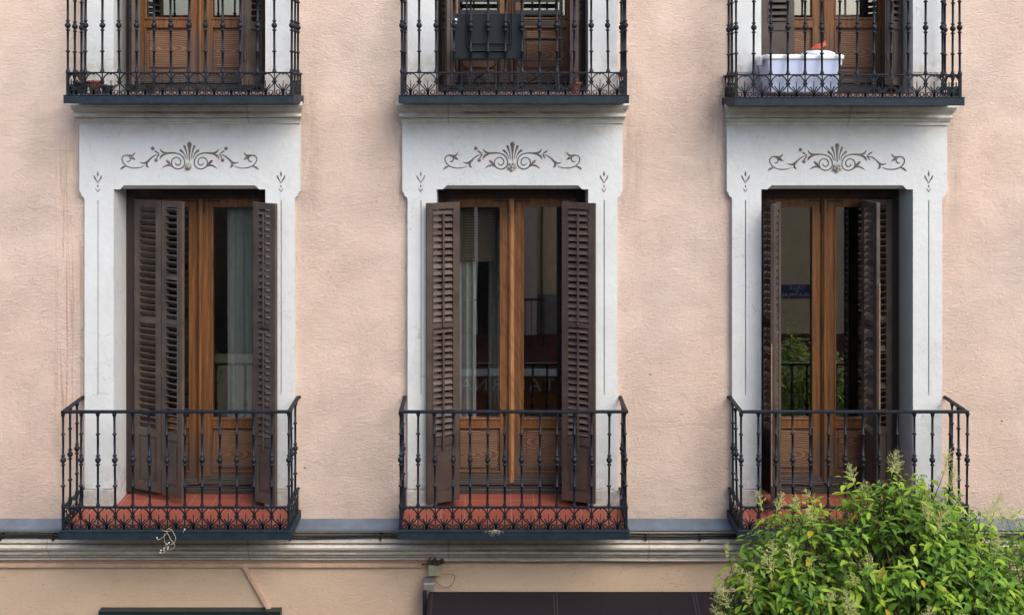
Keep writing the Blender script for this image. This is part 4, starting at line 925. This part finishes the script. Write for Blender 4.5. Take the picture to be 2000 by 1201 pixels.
# ------------------------------------------------------------------ trees
def make_leaf_cloud(lobes, n_twig, seed, leaf_len=.076, pan_share=.4, keep=None):
    rnd = random.Random(seed); V = []; F = []; T = []; bl_ = MB(); tw = MB()
    def inside(p, shrink=.9): return any(((p[0]-l[0])/(l[3]*shrink))**2+((p[1]-l[1])/(l[4]*shrink))**2+((p[2]-l[2])/(l[5]*shrink))**2 < 1 for l in lobes)
    def leaf(base, d, up, ln, tone):
        d = d.normalized(); side = d.cross(up)
        if side.length < .01: side = Vector((1, 0, 0))
        side.normalize(); nrm = side.cross(d).normalized(); o = len(V); w_ = ln*rnd.uniform(.17, .27); curl = rnd.uniform(.08, .38); fold = rnd.uniform(.15, .6)
        for k, (t, ww) in enumerate(((0, .06), (.16, .6), (.38, 1.), (.62, .85), (.83, .42), (1, .02))):
            c_ = base+d*ln*t-nrm*curl*ln*t*t
            V.append(c_-side*w_*ww+nrm*fold*w_*ww); V.append(c_); V.append(c_+side*w_*ww+nrm*fold*w_*ww)
            T.extend([tone]*3)
        for k in range(5):
            a_ = o+3*k; F.append((a_, a_+1, a_+4, a_+3)); F.append((a_+1, a_+2, a_+5, a_+4))
    def tone(new):
        r_ = rnd.random()
        if r_ < .012: return (.50, .36, .03, 1)
        if r_ < .03: return (.30, .28, .03, 1)
        k = rnd.uniform(.7, 1.25)
        if new: return (.34*k, .50*k, .05*k, 1)
        return (.105*k, .24*k, .034*k, 1) if rnd.random() < .45 else (.20*k, .38*k, .040*k, 1)
    def panicle(base, d, ln):
        d = d.normalized(); a1 = d.orthogonal().normalized(); a2 = d.cross(a1)
        bl_.tube([base, base+d*ln*.5, base+d*ln], [.0022, .0015, .0008], 4, caps=False)
        m = int(ln/.011)
        for k in range(m):
            t = .12+.86*k/m; r_ = (1-t)**.75*ln*.40+.004; an = k*2.4+rnd.random()
            for rep in range(2):
                an += math.pi+rnd.gauss(0, .3); e = (a1*math.cos(an)+a2*math.sin(an))*r_*rnd.uniform(.7, 1.1)+d*r_*rnd.uniform(.5, .9); b0 = base+d*ln*t
                bl_.tube([b0, b0+e], [.0013, .0006], 3, caps=False)
                q_ = max(2, int(r_/.006))
                for z in range(q_):
                    f = (z+1)/q_; c_ = b0+e*f+Vector((rnd.gauss(0, .003), rnd.gauss(0, .003), rnd.gauss(0, .003)))
                    u_ = Vector((rnd.gauss(0, 1), rnd.gauss(0, 1), rnd.gauss(.6, 1))).normalized(); g = rnd.uniform(.005, .0095); s_ = u_.orthogonal().normalized()*g*.30; t2 = u_.cross(s_)
                    bl_.add([c_-s_, c_+s_*.5+t2, c_+s_*.5-t2, c_+u_*g], [(0,1,3), (1,2,3), (2,0,3)])
    wsum = [l[6] for l in lobes]
    for i in range(n_twig):
        l = rnd.choices(lobes, wsum)[0]
        while True:
            v = Vector((rnd.gauss(0, 1), rnd.gauss(0, 1), rnd.gauss(0, 1))).normalized()
            if v.z > -.75: break
        rr = rnd.uniform(.62, 1.0)**.6 + rnd.gauss(0, .05); p = Vector((l[0]+v.x*l[3]*rr, l[1]+v.y*l[4]*rr, l[2]+v.z*l[5]*rr))
        outer = not inside(p, .93)
        if keep and not keep(p): continue
        gdir = (Vector((v.x*.7, v.y*.7, v.z*.4+.75))+Vector((rnd.gauss(0, .28), rnd.gauss(0, .28), rnd.gauss(0, .2)))).normalized()
        ln = rnd.uniform(.14, .28); base = p-gdir*ln*.6
        tw.tube([base-gdir*.12-Vector((0, 0, .05)), base, base+gdir*ln], [.005, .0035, .0015], 5, caps=False)
        pairs = rnd.randint(3, 5); a0 = rnd.random()*6.28; s0 = gdir.orthogonal().normalized(); s1 = gdir.cross(s0)
        for k in range(pairs):
            t = .15+.85*k/(pairs-1); b_ = base+gdir*ln*t
            for sgn in (0, math.pi):
                an = a0+k*math.pi/2+sgn+rnd.gauss(0, .25); od = s0*math.cos(an)+s1*math.sin(an)
                dd = od*1.0+gdir*rnd.uniform(.1, .7)+Vector((0, 0, -rnd.uniform(.0, .55)))
                leaf(b_+od*.006, dd, Vector((0, 0, 1))+gdir*.3, leaf_len*rnd.uniform(.65, 1.2)*(1-.25*(t > .9)), tone(outer and t > .55 and rnd.random() < .75))
        if outer and v.z > -.15 and rnd.random() < pan_share:
            panicle(base+gdir*ln*.95, gdir+Vector((0, 0, .35)), rnd.uniform(.08, .19))
    return V, F, T, bl_, tw
def tree(name, root, lobes, n, seed, label, cat, trunk_r, fork, extra=None, pan=.40):
    t = tag(empty(name, root), label, cat)
    V, F, T, bl_, tw = make_leaf_cloud(lobes, n, seed, pan_share=pan)
    if extra: extra(bl_, V)
    rv = Vector(root)
    me = bpy.data.meshes.new('crown'); me.from_pydata([tuple(v-rv) for v in V], [], F); me.polygons.foreach_set('use_smooth', [True]*len(F))
    ca = me.color_attributes.new('tone', 'FLOAT_COLOR', 'POINT'); ca.data.foreach_set('color', [c_ for t_ in T for c_ in t_])
    o = bpy.data.objects.new('crown', me); me.materials.append(M['leaf']); C.objects.link(o); o.parent = t
    if bl_.v:
        bl_.v = [tuple(Vector(v)-rv) for v in bl_.v]; bl_.build('blossom', M['blossom'], t)
    rnd = random.Random(seed+1); tr = MB(); top = Vector(fork)
    tr.tube(spline([tuple(rv), (rv.x+.05, rv.y, rv.z+(top.z-rv.z)*.5), tuple(top)], 6), [trunk_r*(1.25-.45*k/12) for k in range(13)], 12)
    t_o = tr; t_o.v = [tuple(Vector(v)-rv) for v in t_o.v]; t_o.build('trunk', M['bark'], t)
    lm = MB()
    for k in range(34):
        l = lobes[k % len(lobes)]; v = Vector((rnd.gauss(0, 1), rnd.gauss(0, 1), abs(rnd.gauss(0, 1))*.9)).normalized(); e = Vector((l[0]+v.x*l[3]*.85, l[1]+v.y*l[4]*.85, l[2]+v.z*l[5]*.85))
        m_ = top.lerp(Vector((l[0], l[1], l[2]-.2)), .55)+Vector((rnd.gauss(0, .1), rnd.gauss(0, .1), 0)); pts = spline([tuple(top-Vector((0, 0, .05))), tuple(m_), tuple(m_.lerp(e, .6)+Vector((0, 0, -.03))), tuple(e)], 5)
        lm.tube(pts, [trunk_r*.36*(1-.9*q_/(len(pts)-1))+.002 for q_ in range(len(pts))], 6)
    lm.add(tw.v, tw.f, True); lm.v = [tuple(Vector(v)-rv) for v in lm.v]; lm.build('branch', M['bark'], t)
    return t
lobes = [(2.62, -2.5, H-3.40, .66, .7, .92, 1.1), (1.98, -2.5, H-3.46, .48, .55, .78, .9), (2.98, -2.45, H-3.50, .50, .65, .82, .7), (3.55, -2.5, H-3.76, .78, .8, .92, .9), (2.9, -2.6, H-4.5, 1.40, 1.1, 1.1, .5), (1.84, -2.7, H-3.85, .52, .6, .80, .85), (2.66, -2.5, H-2.95, .28, .35, .42, .25)]
def hero(bl_, V): pass
tree('street_tree', (2.95, -2.55, .1), lobes, 2800, 11, 'leafy green street tree with cream flower sprays in front of the right balcony', 'tree', .10, (2.9, -2.55, H-5.3))
tree('street_tree', (-6.2, -8.6, .1), [(-6.2, -8.4, H-4.6, 1.3, 1.1, 1.3, 1.0), (-5.5, -8.4, H-5.0, 1.0, 1.0, 1.1, .7)], 260, 12, 'green street tree on the far pavement, mirrored in the left door', 'tree', .10, (-6.1, -8.5, H-6.0), pan=0)
